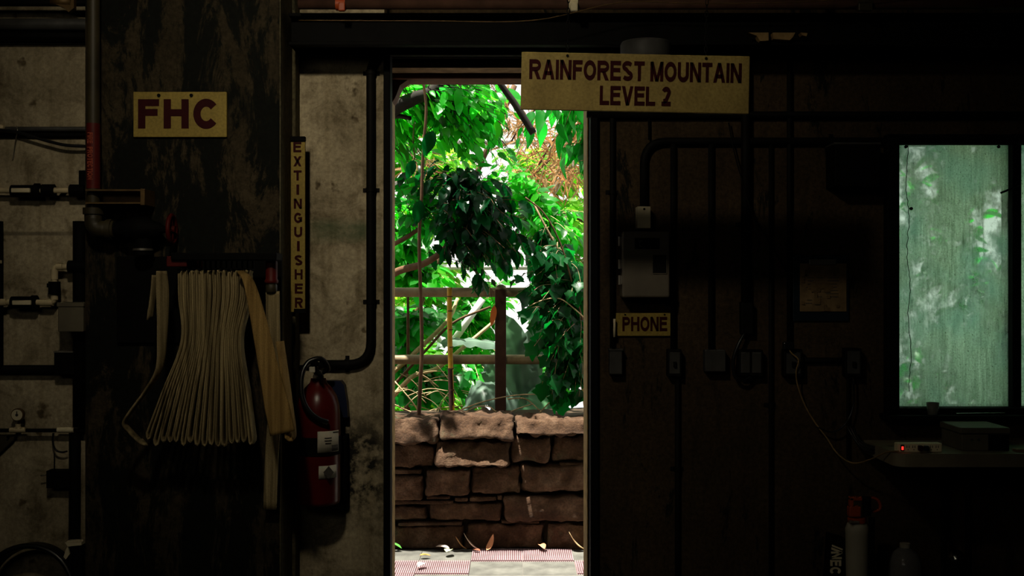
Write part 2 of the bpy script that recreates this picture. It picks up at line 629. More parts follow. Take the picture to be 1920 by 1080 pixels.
# timber lining of the doorway
structure(MB().box((DX0, .05, DZ - .0), (DX1, .17, DZ + .02)).box((DX0, .14, DZ - .025), (DX1, .27, DZ)).build('trim_1', M['wood']))
structure(MB().box((DX0, .27, DZ - .05), (DX1, TH + .03, DZ), .006).build('trim_2', M['redwood']))
b = MB()
b.prism([(DX1 + .0, 0), (DX1 + .02, 0), (DX1 + .02, DZ), (DX1 + .0, DZ)], .02, .16)
b.prism([(DX1 - .004, 0), (DX1 + .02, 0), (DX1 + .02, DZ), (DX1 - .004, DZ)], .16, TH + .02)
structure(b.build('trim_3', M['timberpale']))
b = MB()
b.box((DX0 - .02, .05, 0), (DX0 + .004, TH + .02, DZ - .05), .002)
structure(b.build('trim_4', M['timberpale']))
b = MB()
b.prism([(DX0, DZ - .05), (DX0 + .075, DZ - .05), (DX0 + .04, DZ - .075), (DX0 + .018, DZ - .13), (DX0, DZ - .16)], .3, TH + .02)
structure(b.build('trim_7', M['redwood']))
b = MB()
b.box((DX0 + .0, -.035, 0), (DX0 + .03, .05, DZ + .03), .004)
b.box((DX1 - .002, -.035, 0), (DX1 + .03, .05, DZ + .03), .004)
b.box((DX0 + .006, -.03, DZ), (DX1 - .002, .05, DZ + .03), .004)
structure(b.build('trim_5', M['black']))

# window
b = MB()
b.box((WX0, -.05, WZ0), (at(1687, 0, 4.95).x, .08, WZ1), .004)
b.box((at(1895, 0, 5.0).x, -.02, WZ0), (at(1912, 0, 5.0).x, .1, WZ1), .004)
b.box((WX1 - .05, -.05, WZ0), (WX1, .08, WZ1), .004)
b.box((WX0, -.05, WZ0), (WX1, .08, at(0, 763, 5.0).z), .004)
b.box((WX0, -.05, at(0, 261, 4.97).z), (WX1, .08, WZ1), .004)
win = structure(b.build('window_1', M['black']))
b = MB()
b.box((at(1680, 0, 5.03).x, .025, WZ0 + .005), (at(1898, 0, 5.03).x, .032, WZ1 - .005))
b.build('pane', M['glass'], win)
b = MB()
b.box((at(1910, 0, 5.03).x, .045, WZ0 + .005), (WX1 - .02, .052, WZ1 - .005))
b.build('pane', M['glass'], win)
for px, py in ((1699, 275), (1873, 275), (1709, 391)):
    p = at(px, py, 5.02)
    MB().cyl(p, p + Vector((0, .008, 0)), .007, 10).build('screw', M['black'], win)

random.seed(12)
pts = []
z = 272
while z < 735:
    pts.append(at(1700 + 2.5 * math.sin(z * .05) + random.uniform(-1.2, 1.2) + (z - 272) * .016, z, 5.024))
    z += 7
MB().tube(pts, .0016, 5).build('crack', M['black'], win)
MB().tube([at(1876, 362, 4.97), at(1893, 355, 4.96), at(1912, 346, 4.97)], .0045, 8).build('latch', M['black'], win)
# outside ground
structure(MB().box((-5, TH, -.2), (5, 1.9, 0)).box((DX0, 0, -.2), (DX1, TH, 0)).build('ground', M['slab']))
b = MB()
random.seed(2)
nx, ny = 40, 46
def hill(x, y):
    z = .70 if y < 2.5 else .70 - 2.6 * min(1, (y - 2.5) / 5) ** .8
    if y > 9: z += .05 * (y - 9)
    return z + .06 * noise.fractal(Vector((x * .9, y * .9, 3)), .8, 2, 4)
vv = [[b.bm.verts.new((-9 + 20 * i / nx, 1.86 + 12 * (j / ny) ** 1.5, hill(-9 + 20 * i / nx, 1.86 + 12 * (j / ny) ** 1.5))) for i in range(nx + 1)] for j in range(ny + 1)]
for j in range(ny):
    for i in range(nx):
        b._face([vv[j][i], vv[j][i + 1], vv[j + 1][i + 1], vv[j + 1][i]], True)
o = structure(b.build('planted_slope', M['soil']))

# ------------------------------------------------------------------ writing
GW = dict(A=1.0, C=.96, E=.85, F=.78, G=1.0, H=.93, I=.24, L=.78, M=1.08, N=.93, O=1.02, P=.86, R=.95, S=.88, T=.84, U=.92, V=.95, X=.95)
GW['2'] = .74
GW[' '] = .34


def glyph(ch, st):
    """polygons of one block capital, cap height 1"""
    W_ = GW[ch]
    h = st / 2
    k = st * .88                                    # thinner level strokes
    out = []
    box = lambda a, c, e, f: out.append([(a, c), (e, c), (e, f), (a, f)])
    par = lambda xb, xt, y0=0, y1=1, w_=st * 1.08: out.append([(xb, y0), (xb + w_, y0), (xt + w_, y1), (xt, y1)])

    def strip(pts, w_=st):
        n = len(pts)
        L_, R_ = [], []
        for q in range(n):
            a, c = pts[max(q - 1, 0)], pts[min(q + 1, n - 1)]
            dx, dy = c[0] - a[0], c[1] - a[1]
            m = math.hypot(dx, dy) or 1
            nx_, ny_ = -dy / m * w_ / 2, dx / m * w_ / 2
            L_.append((pts[q][0] + nx_, pts[q][1] + ny_))
            R_.append((pts[q][0] - nx_, pts[q][1] - ny_))
        for q in range(n - 1):
            out.append([R_[q], R_[q + 1], L_[q + 1], L_[q]])

    def ell(a0, a1, cx=None, cy=.5, rx=None, ry=None, n=28):
        cx = W_ / 2 if cx is None else cx
        rx = W_ / 2 - h if rx is None else rx
        ry = .5 - k / 2 if ry is None else ry
        return [(cx + rx * math.cos(R(a0 + (a1 - a0) * q / n)), cy + ry * math.sin(R(a0 + (a1 - a0) * q / n))) for q in range(n + 1)]
    if ch in 'EFL':
        box(0, 0, st, 1)
        if ch in 'EL': box(st, 0, W_, k)
        if ch in 'EF':
            box(st, 1 - k, W_, 1)
            box(st, .43, W_ * .93, .43 + k)
    elif ch == 'H':
        box(0, 0, st, 1); box(W_ - st, 0, W_, 1); box(st, .42, W_ - st, .42 + k)
    elif ch == 'I':
        box(W_ / 2 - h, 0, W_ / 2 + h, 1)
    elif ch == 'T':
        box(W_ / 2 - h, 0, W_ / 2 + h, 1 - k); box(0, 1 - k, W_, 1)
    elif ch == 'A':
        par(0, W_ / 2 - h * 1.08); par(W_ - st * 1.08, W_ / 2 - h * 1.08); box(W_ * .24, .22, W_ * .76, .22 + k * .9)
    elif ch == 'V':
        par(W_ / 2 - h * 1.08, 0); par(W_ / 2 - h * 1.08, W_ - st * 1.08)
    elif ch == 'X':
        par(0, W_ - st * 1.2, w_=st * 1.2); par(W_ - st * 1.2, 0, w_=st * 1.2)
    elif ch == 'N':
        box(0, 0, st, 1); box(W_ - st, 0, W_, 1); par(W_ - st * 1.1, 0, w_=st * 1.1)
    elif ch == 'M':
        box(0, 0, st, 1); box(W_ - st, 0, W_, 1); par(W_ / 2 - h, 0, w_=st); par(W_ / 2 - h, W_ - st, w_=st)
    elif ch == 'O':
        strip(ell(0, 360, n=40), st * .95)
    elif ch in 'CG':
        strip(ell(38, 322 if ch == 'C' else 340))
        if ch == 'G':
            box(W_ * .52, .36, W_, .36 + k); box(W_ - st, .1, W_, .4)
    elif ch == 'U':
        strip([(h, 1), (h, .5)] + ell(180, 360, cy=.36, ry=.36 - k / 2)[1:-1] + [(W_ - h, .5), (W_ - h, 1)])
    elif ch in 'PR':
        box(0, 0, st, 1)
        b0 = .40
        cy = (1 + b0) / 2
        strip([(st, 1 - k / 2), (W_ * .5, 1 - k / 2)] + ell(90, -90, cx=W_ * .55, cy=cy, rx=W_ * .45 - h, ry=(1 - b0 - k) / 2, n=16) + [(st, b0 + k / 2)], k)
        if ch == 'R': par(W_ - st * 1.25, W_ * .38, 0, b0 + .04, w_=st * 1.2)
    elif ch == 'S':
        top = ell(25, 250, cy=.735, ry=.265 - k / 2, n=18)
        bot = ell(70, -155, cy=.265, ry=.265 - k / 2, n=18)
        strip(top + bot, k * 1.05)
    elif ch == '2':
        strip(ell(165, -35, cy=.72, ry=.28 - k / 2, n=18) + [(W_ * .5, .3), (W_ * .2, k)], st * .95)
        box(0, 0, W_, k)
    return out


def text_mesh(body, x0, x1, z0, z1, y, mat, parent, name='lettering', st=.245, thick=.0015, rot=None, gap=.1):
    """raised block capitals filling a rectangle on a plane facing the camera side; rot turns them a quarter"""
    polys, x = [], 0
    for ch in body:
        for p in glyph(ch, st) if ch != ' ' else []:
            polys.append([(x + a, c) for a, c in p])
        x += GW[ch] + gap
    tot = x - gap
    W_, Hh = x1 - x0, z1 - z0
    if rot: W_, Hh = Hh, W_
    b = MB()
    cx, cz = (x0 + x1) / 2, (z0 + z1) / 2
    for p in polys:
        q = []
        for a, c in p:
            a, c = (a / tot - .5) * W_, (c - .5) * Hh
            if rot:
                s_, k_ = math.sin(R(rot)), math.cos(R(rot))
                a, c = a * k_ - c * s_, a * s_ + c * k_
            q.append((cx + a, cz + c))
        b.prism(q, y - thick, y)
    return b.build(name, mat, parent)


def rect(x0, y0, x1, y1, d):
    """pixel rectangle at a distance -> x0, x1, z0, z1 in metres"""
    p, q = at(x0, y1, d), at(x1, y0, d)
    return p.x, q.x, p.z, q.z


def plate(name, px, d, th, mat, parent, bevel=.002):
    x0, x1, z0, z1 = rect(*px, d)
    return MB().box((x0, d - 5, z0), (x1, d - 5 + th, z1), bevel).build(name, mat, parent)


# FHC sign on the column
d = 4.636
x0, x1, z0, z1 = rect(250, 172, 425, 257, d)
t = thing('wall_sign', ((x0 + x1) / 2, d - 5, z0), 'yellow FHC sign with maroon letters on the dark column', 'sign')
plate('sign_board', (250, 172, 425, 257), d, .014, M['signy'], t)
text_mesh('FHC', *rect(259, 186, 411, 241, d), d - 5, M['maroon'], t, st=.27, gap=.17)
for px in (298, 359):
    p = at(px, 179, d); MB().cyl(p, p - Vector((0, .005, 0)), .007, 12).build('screw', M['black'], t)

# EXTINGUISHER sign: narrow upright board standing off the column's side
d = 4.87
x0, x1, z0, z1 = rect(545, 258, 572, 585, d)
t = thing('upright_sign', (x0 + .03, d - 5, z0), 'tall narrow yellow EXTINGUISHER sign at the column corner', 'sign')
b = MB().box((x0, d - 5, z0), (x1, d - 5 + .012, z1), .002)
b.build('sign_board', M['signy'], t)
for i, ch in enumerate('EXTINGUISHER'):
    cy = 276 + i * 26.5
    hw = 2.4 if ch == 'I' else 7.5
    text_mesh(ch, *rect(557.5 + i * .28 - hw, cy - 9.5, 557.5 + i * .28 + hw, cy + 9.5, d), d - 5, M['maroon'], t, name='letter', st=.25)
MB().box((x0 - .008, d - 5 - .012, z1 - .014), (x1, d - 5 + .02, z1 + .004)).build('end_clip', M['black'], t)
MB().box((x0 + .016, d - 5 - .012, z0 - .004), (x1, d - 5 + .02, z0 + .014)).build('end_clip', M['black'], t)
MB().box((x0 + .002, d - 5 + .012, z0 + .05), (x0 + .012, -.1, z1 - .05)).build('bracket', M['black'], t)

# PHONE sign
d = 4.985
x0, x1, z0, z1 = rect(1155, 587, 1258, 630, d)
t = thing('phone_sign', ((x0 + x1) / 2, d - 5, z0), 'small yellow PHONE sign below the grey telephone box', 'sign')
plate('sign_board', (1155, 587, 1258, 630), d, .015, M['signy'], t)
text_mesh('PHONE', *rect(1167, 594, 1251, 621, d), d - 5, M['maroon'], t)
for px in (1172, 1246):
    p = at(px, 590, d); MB().cyl(p, p - Vector((0, .004, 0)), .004, 10).build('screw', M['black'], t)

# hanging sign, tilted a little
d = 4.0
c = at(1191, 155, d)
t = thing('hanging_sign', c, 'long yellow RAINFOREST MOUNTAIN LEVEL 2 sign hanging on two chains', 'sign')
hw, hh = 214 * d / F_PX, 54 * d / F_PX
MB().box((c.x - hw, c.y, c.z - hh), (c.x + hw, c.y + .016, c.z + hh), .002).build('sign_board', M['signy2'], t)
k = d / F_PX
text_mesh('RAINFOREST', c.x - 199 * k, c.x + 17 * k, c.z + 3 * k, c.z + 40 * k, c.y, M['maroon'], t)
text_mesh('MOUNTAIN', c.x + 28 * k, c.x + 199 * k, c.z + 3 * k, c.z + 40 * k, c.y, M['maroon'], t)
text_mesh('LEVEL', c.x - 66 * k, c.x + 38 * k, c.z - 43 * k, c.z - 7 * k, c.y, M['maroon'], t)
text_mesh('2', c.x + 50 * k, c.x + 67 * k, c.z - 43 * k, c.z - 7 * k, c.y, M['maroon'], t, st=.27)
for sx in (-128, 132):
    b = MB()
    z = c.z + 50 * k
    b.cyl((c.x + sx * k, c.y - .003, z - .004), (c.x + sx * k, c.y + .018, z - .004), .005, 10)
    n = 0
    while z < H - .02:
        a = .02
        ux = Vector((1, 0, 0)) if n % 2 else Vector((0, 1, 0))
        b.tube([Vector((c.x + sx * k, c.y + .008, z + a * .5)) + ux * math.cos(q) * .005 + Vector((0, 0, 1)) * math.sin(q) * .0125 for q in [2 * math.pi * i / 10 for i in range(10)]], .0016, 5, closed=True)
        z += .0205
        n += 1
    b.build('chain', M['conduit'], t)
t.rotation_euler = (0, R(1.15), 0)

# ------------------------------------------------------------------ column: standpipe, valve, hose
d = 4.57
p0 = at(175, 0, d)
t = thing('standpipe', (p0.x, d - 5, at(0, 470, d).z), 'olive vertical standpipe with red FIRE PROTECTION band on the column', 'pipe')
rp = 12 * d / F_PX
MB().cyl((p0.x, d - 5, at(0, 395, d).z), (p0.x, d - 5, H), rp, 20).build('pipe', M['olive'], t)
za, zb = at(0, 354, d).z, at(0, 232, d).z
MB().cyl((p0.x, d - 5, za), (p0.x, d - 5, zb), rp + .0015, 24).build('label_band', M['redlabel'], t)
text_mesh('FIRE  PROTECTION', *rect(168.5, 250, 178.5, 338, d), d - 5 - rp - .0012, M['labeltext'], t, rot=-90, thick=.001)
b = MB()
b.tube(rounded([(p0.x, d - 5, at(0, 394, d).z), (p0.x, d - 5, at(0, 430, d).z), (at(215, 0, d).x, d - 5, at(0, 430, d).z)], .05), 16 * d / F_PX, 18)
b.cyl((p0.x, d - 5, at(0, 402, d).z), (p0.x, d - 5, at(0, 390, d).z), 19 * d / F_PX)
b.cyl((at(200, 0, d).x, d - 5, at(0, 430, d).z), (at(210, 0, d).x, d - 5, at(0, 430, d).z), 19 * d / F_PX)
b.build('elbow', M['olive'], t)
# hose valve
zc = at(0, 430, d).z
t2 = thing('hose_valve', (at(260, 0, d).x, d - 5, zc), 'dark angle valve with red handwheel above the folded hose', 'valve')
b = MB()
b.lathe([(.026, 0), (.03, .01), (.03, .03), (.04, .05), (.052, .09), (.052, .13), (.035, .16), (.025, .19), (.014, .2), (.012, .235)], (at(212, 0, d).x, d - 5, zc), (1, 0, 0))
b.cyl((at(268, 0, d).x, d - 5, zc), (at(268, 0, d).x, d - 5, at(0, 478, d).z), .036)
b.build('body', M['black'], t2)
MB().cyl((at(207, 0, d).x, d - 5, zc), (at(213, 0, d).x, d - 5, zc), .033).build('flange', M['brass'], t2)
b = MB()
xw = at(322, 0, d).x
b.tube([Vector((xw, d - 5 + math.cos(q) * .055, zc + math.sin(q) * .055)) for q in [2 * math.pi * i / 28 for i in range(28)]], .009, 10, closed=True)
for q in range(4):
    a = q * math.pi / 2 + .3
    b.tube([(xw, d - 5, zc), (xw, d - 5 + math.cos(a) * .054, zc + math.sin(a) * .054)], .006, 8)
b.cyl((xw - .012, d - 5, zc), (xw + .014, d - 5, zc), .014)
b.build('handwheel', M['redpaint'], t2)
MB().cyl((at(268, 0, d).x, d - 5, at(0, 470, d).z), (at(268, 0, d).x, d - 5, at(0, 466, d).z), .04).build('outlet_ring', M['steel'], t2)

# strut channel holding the standpipe
x0, x1, z0, z1 = rect(160, 355, 271, 382, 4.52)
t = thing('strut_channel', ((x0 + x1) / 2, -.35, z0), 'rusty yellow channel bracket clamping the standpipe to the column', 'bracket')
b = MB()
b.box((x0, -.48, z0), (x1 - .014, -.35, z0 + .006))
b.box((x0, -.48, z1 - .006), (x1 - .014, -.35, z1))
b.box((x0, -.40, z0), (x1 - .014, -.35, z1))
b.build('channel', M['brass'], t)
MB().box((x1 - .016, -.485, z0 - .006), (x1 + .002, -.35, z1 + .002), .002).build('end_plate', M['brass'], t)

# hose rack
dr = 4.40
z_r = at(0, 481, dr).z
t = thing('hose_rack', (at(420, 0, dr).x, -.35, z_r), 'black swing rack bar carrying the folded fire hose on the column', 'hose rack')
MB().box((at(322, 0, dr).x, dr - 5 - .015, at(0, 488, dr).z), (at(520, 0, dr).x, dr - 5 + .1, at(0, 474, dr).z), .004).build('rack_bar', M['black'], t)
b = MB()
b.box((at(312, 0, dr).x, dr - 5, at(0, 500, dr).z), (at(350, 0, dr).x, -.34, at(0, 480, dr).z), .003)
b.build('mounting_arm', M['redpaint'], t)
b = MB()
for i in range(14):
    x = at(332 + i * 10.2, 0, dr).x
    b.cyl((x, dr - 5 - .012, at(0, 505, dr).z), (x, dr - 5 + .1, at(0, 505, dr).z), .004, 8)
    b.box((x - .003, dr - 5 + .085, at(0, 506, dr).z), (x + .003, dr - 5 + .1, at(0, 480, dr).z))
b.build('hanging_pin', M['black'], t)
# black plate behind the hose, widened left to stand in for shadow
MB().box((at(205, 0, 4.55).x, -.37, at(0, 645, 4.55).z), (at(520, 0, 4.55).x, -.345, at(0, 480, 4.55).z), .003).build('shade_plate', M['black'], t)

# the folded hose: one ribbon hung over the pins
those = thing('fire_hose', at(400, 835, dr), 'pale canvas fire hose hanging in tight folds from the rack', 'fire hose')
def ribbon(b, pts, wid, th=.007):
    """flat hose: pts with per-point width vector"""
    n = len(pts)
    us, vs = [], []
    for i in range(n):
        tn = (pts[min(i + 1, n - 1)] - pts[max(i - 1, 0)]).normalized()
        wv = wid[i] - tn * wid[i].dot(tn)
        W = wid[i].length
        wv = wv.normalized()
        us.append(wv * W / 2)
        vs.append(tn.cross(wv).normalized() * th / 2)
    sec = [(-1, 0), (-.9, .8), (-.4, 1), (.4, 1), (.9, .8), (1, 0), (.9, -.8), (.4, -1), (-.4, -1), (-.9, -.8)]
    b.sweep(pts, sec, us, vs)
random.seed(5)
NP = 16
path = []
tops = [330 + i * 8.55 + random.uniform(-1, 1) for i in range(NP + 1)]
bots = [276, 290, 304, 316, 327, 341, 354, 367, 381, 394, 407, 419, 433, 444, 456, 469]
for i in range(NP):
    bx = bots[i]
    by = 834 + random.uniform(-5, 4) - (6 if i < 1 else 0)
    tl, tr = tops[i] + 2, tops[i + 1] - 2
    f = i / (NP - 1)
    ml, mr = 336 + f * 108 + 1.0, 336 + (f + 1 / (NP - 1)) * 108 - 3.0
    g = random.uniform(3.6, 5)
    def P(x, y, dz=0):
        return at(x, y, dr + dz)
    left = spline([P(tl, 512), P(tl + .5, 560), P(ml, 640), P(ml * .45 + (bx - g) * .55, 735), P(bx - g, by - 12)], 6)
    right = spline([P(bx + g, by - 12), P(mr * .45 + (bx + g) * .55, 735), P(mr, 640), P(tr + .5, 560), P(tr, 512)], 6)
    path += left + [P(bx - g * .8, by - 4), P(bx, by), P(bx + g * .8, by - 4)] + right + [P(tr + 2, 507)]
b = MB()
W = Vector((0, .066, 0))
jit = [W + Vector((0, 0, 0)) for _ in path]
off = [Vector((0, .045 + .006 * math.sin(i * .11), 0)) for i in range(len(path))]
ribbon(b, [p + q for p, q in zip(path, off)], jit, .0075)
b.build('folds', M['hose'], those)
# last run, turned flat to the front
b = MB()
pts = spline([at(452, 508, dr), at(468, 530, dr), at(484, 590, dr), at(503, 680, dr), at(520, 760, dr), at(531, 812, dr)], 7)
ws = [Vector((.012 + .085 * min(1, i / (len(pts) - 1) * 1.25), .06 * (1 - min(1, i / len(pts) * 1.6)), 0)) for i in range(len(pts))]
ribbon(b, [p + Vector((0, -.012, 0)) for p in pts], ws, .01)
back = spline([at(534, 813, dr), at(548, 817, dr + .02), at(542, 760, dr + .03), at(525, 640, dr + .04)], 6)
ribbon(b, back, [Vector((.02, .05, 0))] * len(back), .008)
b.build('end_run', M['hosetan'], those)
# loop thrown out to the left
b = MB()
pts = spline([at(303, 508, dr), at(305, 560, dr), at(304, 630, dr), at(299, 690, dr), at(276, 730, dr), at(248, 768, dr), at(234, 792, dr), at(244, 808, dr + .01), at(262, 826, dr + .03), at(272, 830, dr + .05)], 7)
ws = []
for i in range(len(pts)):
    f = i / (len(pts) - 1)
    a = .045 * max(0, 1 - f * 2.1) * math.sin(min(1, f * 5 + .35) * math.pi / 2)
    ws.append(Vector((a, .05, 0)))
ribbon(b, pts, ws, .009)
pts = spline([at(291, 516, dr + .03), at(288, 550, dr + .03), at(281, 600, dr + .03)], 6)
ribbon(b, pts, [Vector((.008, .05, 0))] * len(pts), .008)
b.build('side_loop', M['hose'], those)
# lead with nozzle
b = MB()
pts = spline([at(511, 546, dr + .05), at(512, 600, dr + .05), at(514, 690, dr + .06), at(516, 760, dr + .16), at(510, 850, dr + .19), at(506, 955, dr + .19)], 7)
ribbon(b, pts, [Vector((.055, .0, 0))] * len(pts), .012)
b.build('lead', M['hose'], those)
b = MB()
p = at(509, 0, dr + .05)
zt, zb_ = at(0, 476, dr + .05).z, at(0, 532, dr + .05).z
b.lathe([(.02, 0), (.026, .004), (.027, .012), (.023, .018), (.023, .08), (.019, .105), (.016, zt - zb_)], (p.x, p.y, zb_))
b.build('nozzle', M['redpaint'], those)
b = MB()
b.lathe([(.019, 0), (.022, .006), (.022, .03), (.018, .036)], (p.x, p.y, at(0, 549, dr + .05).z))
b.build('coupling', M['olive'], those)

# ------------------------------------------------------------------ fire extinguisher
d = 4.86
cx = at(597, 0, d).x
zb_ = at(0, 945, d).z
t = thing('fire_extinguisher', (cx, d - 5, zb_), 'red fire extinguisher with black hose hanging left of the doorway', 'fire extinguisher')
s = d / F_PX
r = 41 * s
b = MB()
b.lathe([(r * .7, 0), (r * .95, .006), (r, .02), (r, 165 * s), (r * .97, 185 * s), (r * .85, 203 * s), (r * .62, 218 * s), (r * .38, 228 * s), (r * .34, 236 * s)], (cx, d - 5, zb_), seg=40)
b.build('cylinder', M['red'], t)
b = MB()
zv = zb_ + 234 * s
b.lathe([(.022, 0), (.024, .012), (.02, .02), (.02, .05), (.012, .055)], (cx, d - 5, zv))
b.build('valve', M['steel'], t)
b = MB()
b.tube(spline([(cx - .01, d - 5, zv + .05), (cx - .02, d - 5.03, zv + .066), (cx, d - 5.075, zv + .074), (cx + .035, d - 5.12, zv + .062)], 5), .01, 8)
b.tube(spline([(cx - .01, d - 5, zv + .03), (cx, d - 5.05, zv + .034), (cx + .03, d - 5.11, zv + .02)], 5), .008, 8)
b.build('handle', M['black'], t)
MB().box((cx - .022, d - 5.1, zv + .035), (cx + .002, d - 5.09, zv + .06), .003).build('pin_tag', M['white'], t)
b = MB()
b.tube(spline([(cx + .02, d - 5, zv + .03), (cx + .045, d - 5.02, zv + .05), (cx + .02, d - 5.06, zv + .09), (cx - .03, d - 5.08, zv + .075), (cx - .052, d - 5.1, zv + .02), (cx - .048, d - 5.115, zv - .06), (cx - .02, d - 5.12, zv - .12), (cx + .02, d - 5.115, zv - .155), (cx + .055, d - 5.1, zv - .17)], 8), .011, 10)
b.build('hose', M['blackgloss'], t)
b = MB()
n = 24
b.cyl((cx, d - 5, at(0, 850, d).z), (cx, d - 5, at(0, 816, d).z), r + .003, 40)
b.build('strap', M['black'], t)
def curved_label(name, px, mat, off, rotate=0):
    """label wrapped round the cylinder"""
    b = MB()
    x0_, y0_, x1_, y1_ = px
    nn = 8
    rows = []
    for k in range(nn + 1):
        fx = x0_ + (x1_ - x0_) * k / nn
        X = at(fx, 0, d - r * .8).x - cx
        X = max(-r * .985, min(r * .985, X))
        Y = -math.sqrt(max(0, (r + off) ** 2 - X * X))
        rows.append([(cx + X, d - 5 + Y, at(0, y, d - r).z) for y in (y1_, y0_)])
    vs = [[b.bm.verts.new(q) for q in rw] for rw in rows]
    for A, B in zip(vs, vs[1:]):
        b._face([A[0], B[0], B[1], A[1]], True)
    e = bmesh.ops.extrude_face_region(b.bm, geom=list(b.bm.faces))
    for q in e['geom']:
        if isinstance(q, bmesh.types.BMVert): q.co.y += .002
    return b.build(name, mat, t)
curved_label('inspection_label', (597, 809, 634, 849), M['white'], .0065)
for rc in ((610, 821, 622, 823), (610, 826, 622, 828), (611, 831, 621, 833), (622, 836, 632, 847), (624, 811, 634, 813)):
    curved_label('print', rc, M['ink'], .0085)
curved_label('hazard_label', (599, 874, 629, 898), M['white'], .004)
b = MB()
p = at(616, 886, d - r - .012)
b.prism([(p.x - .022, p.z), (p.x, p.z - .026), (p.x + .022, p.z), (p.x, p.z + .026)], p.y, p.y + .006)
b.build('hazard_diamond', M['ink'], t)
# wall cradle behind it
b = MB()
x0, x1, z0, z1 = rect(560, 815, 652, 938, 4.95)
b.box((x1 - .03, -.08, z0), (x1, -.0, z1), .012)
b.box((x0, -.045, z0), (x1, 0, z1), .004)
x0, x1, z0, z1 = rect(590, 714, 651, 782, 4.95)
b.build('wall_cradle', M['black'], t)
b = MB()
b.prism([(x0, z0), (x1 + .004, z0), (x1, z0 + .06), (x1 - .012, z1 - .02), (x1 - .028, z1), (x0, z1)], -.06, -.0)
b.build('back_guard', M['navy'], t)

# ------------------------------------------------------------------ conduits and pipes
def pipe(name, pts, r, mat, label, cat='pipe', group=None, rad=.06, seg=12, straps=(), stand=-.001):
    """round pipe through points; straps: clips at points, joining it to the wall at y=stand"""
    pts = [Vector(p) for p in pts]
    c = sum(pts, Vector()) / len(pts)
    t = thing(name, (c.x, c.y, min(p.z for p in pts)), label, cat, group)
    MB().tube(rounded(pts, rad) if len(pts) > 2 else pts, r, seg).build('pipe_run', mat, t)
    for p, ax in straps:
        b = MB()
        p = Vector(p)
        q = r + .003
        if ax == 'v':
            b.box((p.x - q - .014, stand - .003, p.z - .009), (p.x + q + .014, stand, p.z + .009))
            b.cyl((p.x, p.y, p.z - .009), (p.x, p.y, p.z + .009), q, 14)
            b.box((p.x - q, p.y, p.z - .009), (p.x + q, stand, p.z + .009))
        else:
            b.box((p.x - .009, stand - .003, p.z - q - .014), (p.x + .009, stand, p.z + q + .014))
            b.cyl((p.x - .009, p.y, p.z), (p.x + .009, p.y, p.z), q, 14)
            b.box((p.x - .009, p.y, p.z - q), (p.x + .009, stand, p.z + q))
        b.build('pipe_clip', mat, t)
    return t

dw = 4.975
pipe('conduit', [at(600, 683, dw), at(695, 683, dw), at(695, 97, dw), at(1100, 97, dw), at(1500, 97, dw)], .019, M['conduit'],
     'thick black conduit bending round the top left of the doorway', 'conduit', rad=.1, seg=14,
     straps=[(at(695, 136, dw), 'v'), (at(695, 356, dw), 'v'), (at(695, 566, dw), 'v'), (at(650, 683, dw), 'h')])
pipe('conduit', [at(540, 688, 4.99), at(600, 688, 4.99)], .009, M['black'], 'short thin black conduit behind the extinguisher head', 'conduit')

# left bay, along the wall
g = 'pipes across the left bay'
pipe('service_pipe', [at(-130, 46, 4.93), at(250, 46, 4.93)], .026, M['greypipe'], 'thick grey pipe, second from the top in the left bay', 'pipe', g, stand=0, straps=[(at(-60, 46, 4.93), 'h')])
pipe('service_pipe', [at(-130, 68, 4.95), at(250, 68, 4.95)], .021, M['black'], 'black pipe just under the thick grey pipe', 'pipe', g)
pipe('service_pipe', [at(-130, 80, 4.985), at(250, 80, 4.985)], .007, M['greypipe'], 'thin grey conduit under the black pipe, top left', 'pipe', g)
pipe('service_pipe', [at(-130, 5, 4.9), at(250, 5, 4.9)], .016, M['black'], 'black pipe at the very top of the left bay', 'pipe', g)
pipe('service_pipe', [at(-130, 242, 4.975), at(250, 242, 4.975)], .0105, M['greypipe'], 'grey conduit running above the drooping cable', 'pipe', g)
pipe('service_pipe', [at(-130, 254, 4.985), at(250, 254, 4.985)], .0095, M['black'], 'dark conduit touching the grey one above the cable', 'pipe', g)
t = pipe('tan_bracket', [at(96, 2, 4.86), at(134, 4, 4.86)], .018, M['brass'], 'mustard hanger clamped over the topmost pipe', 'bracket')
MB().prism([(at(104, 0, 4.86).x, at(0, 8, 4.86).z), (at(140, 0, 4.86).x, at(0, -6, 4.86).z), (at(140, 0, 4.86).x, at(0, 16, 4.86).z), (at(130, 0, 4.86).x, at(0, 24, 4.86).z), (at(122, 0, 4.86).x, at(0, 16, 4.86).z)], -.15, -.12).build('hook', M['brass'], t)
pipe('cable', spline([at(-5, 243, 4.95), at(30, 247, 4.95), at(60, 256, 4.95), at(95, 266, 4.95), at(130, 273, 4.95), at(200, 275, 4.96)], 6), .007, M['blackgloss'], 'black cable drooping below the grey conduit', 'cable', rad=.001)
pipe('wire', spline([at(31, 236, 4.96), at(33, 246, 4.955), at(30, 258, 4.97), at(27, 280, 4.99), at(24, 300, 4.995)], 5), .0022, M['steel'], 'thin wire tied round the grey conduit', 'wire', rad=.001)
pipe('white_sleeve', [at(-20, 239, 4.96), at(8, 239, 4.96)], .013, M['pvc'], 'white pipe end at the left picture edge', 'pipe')

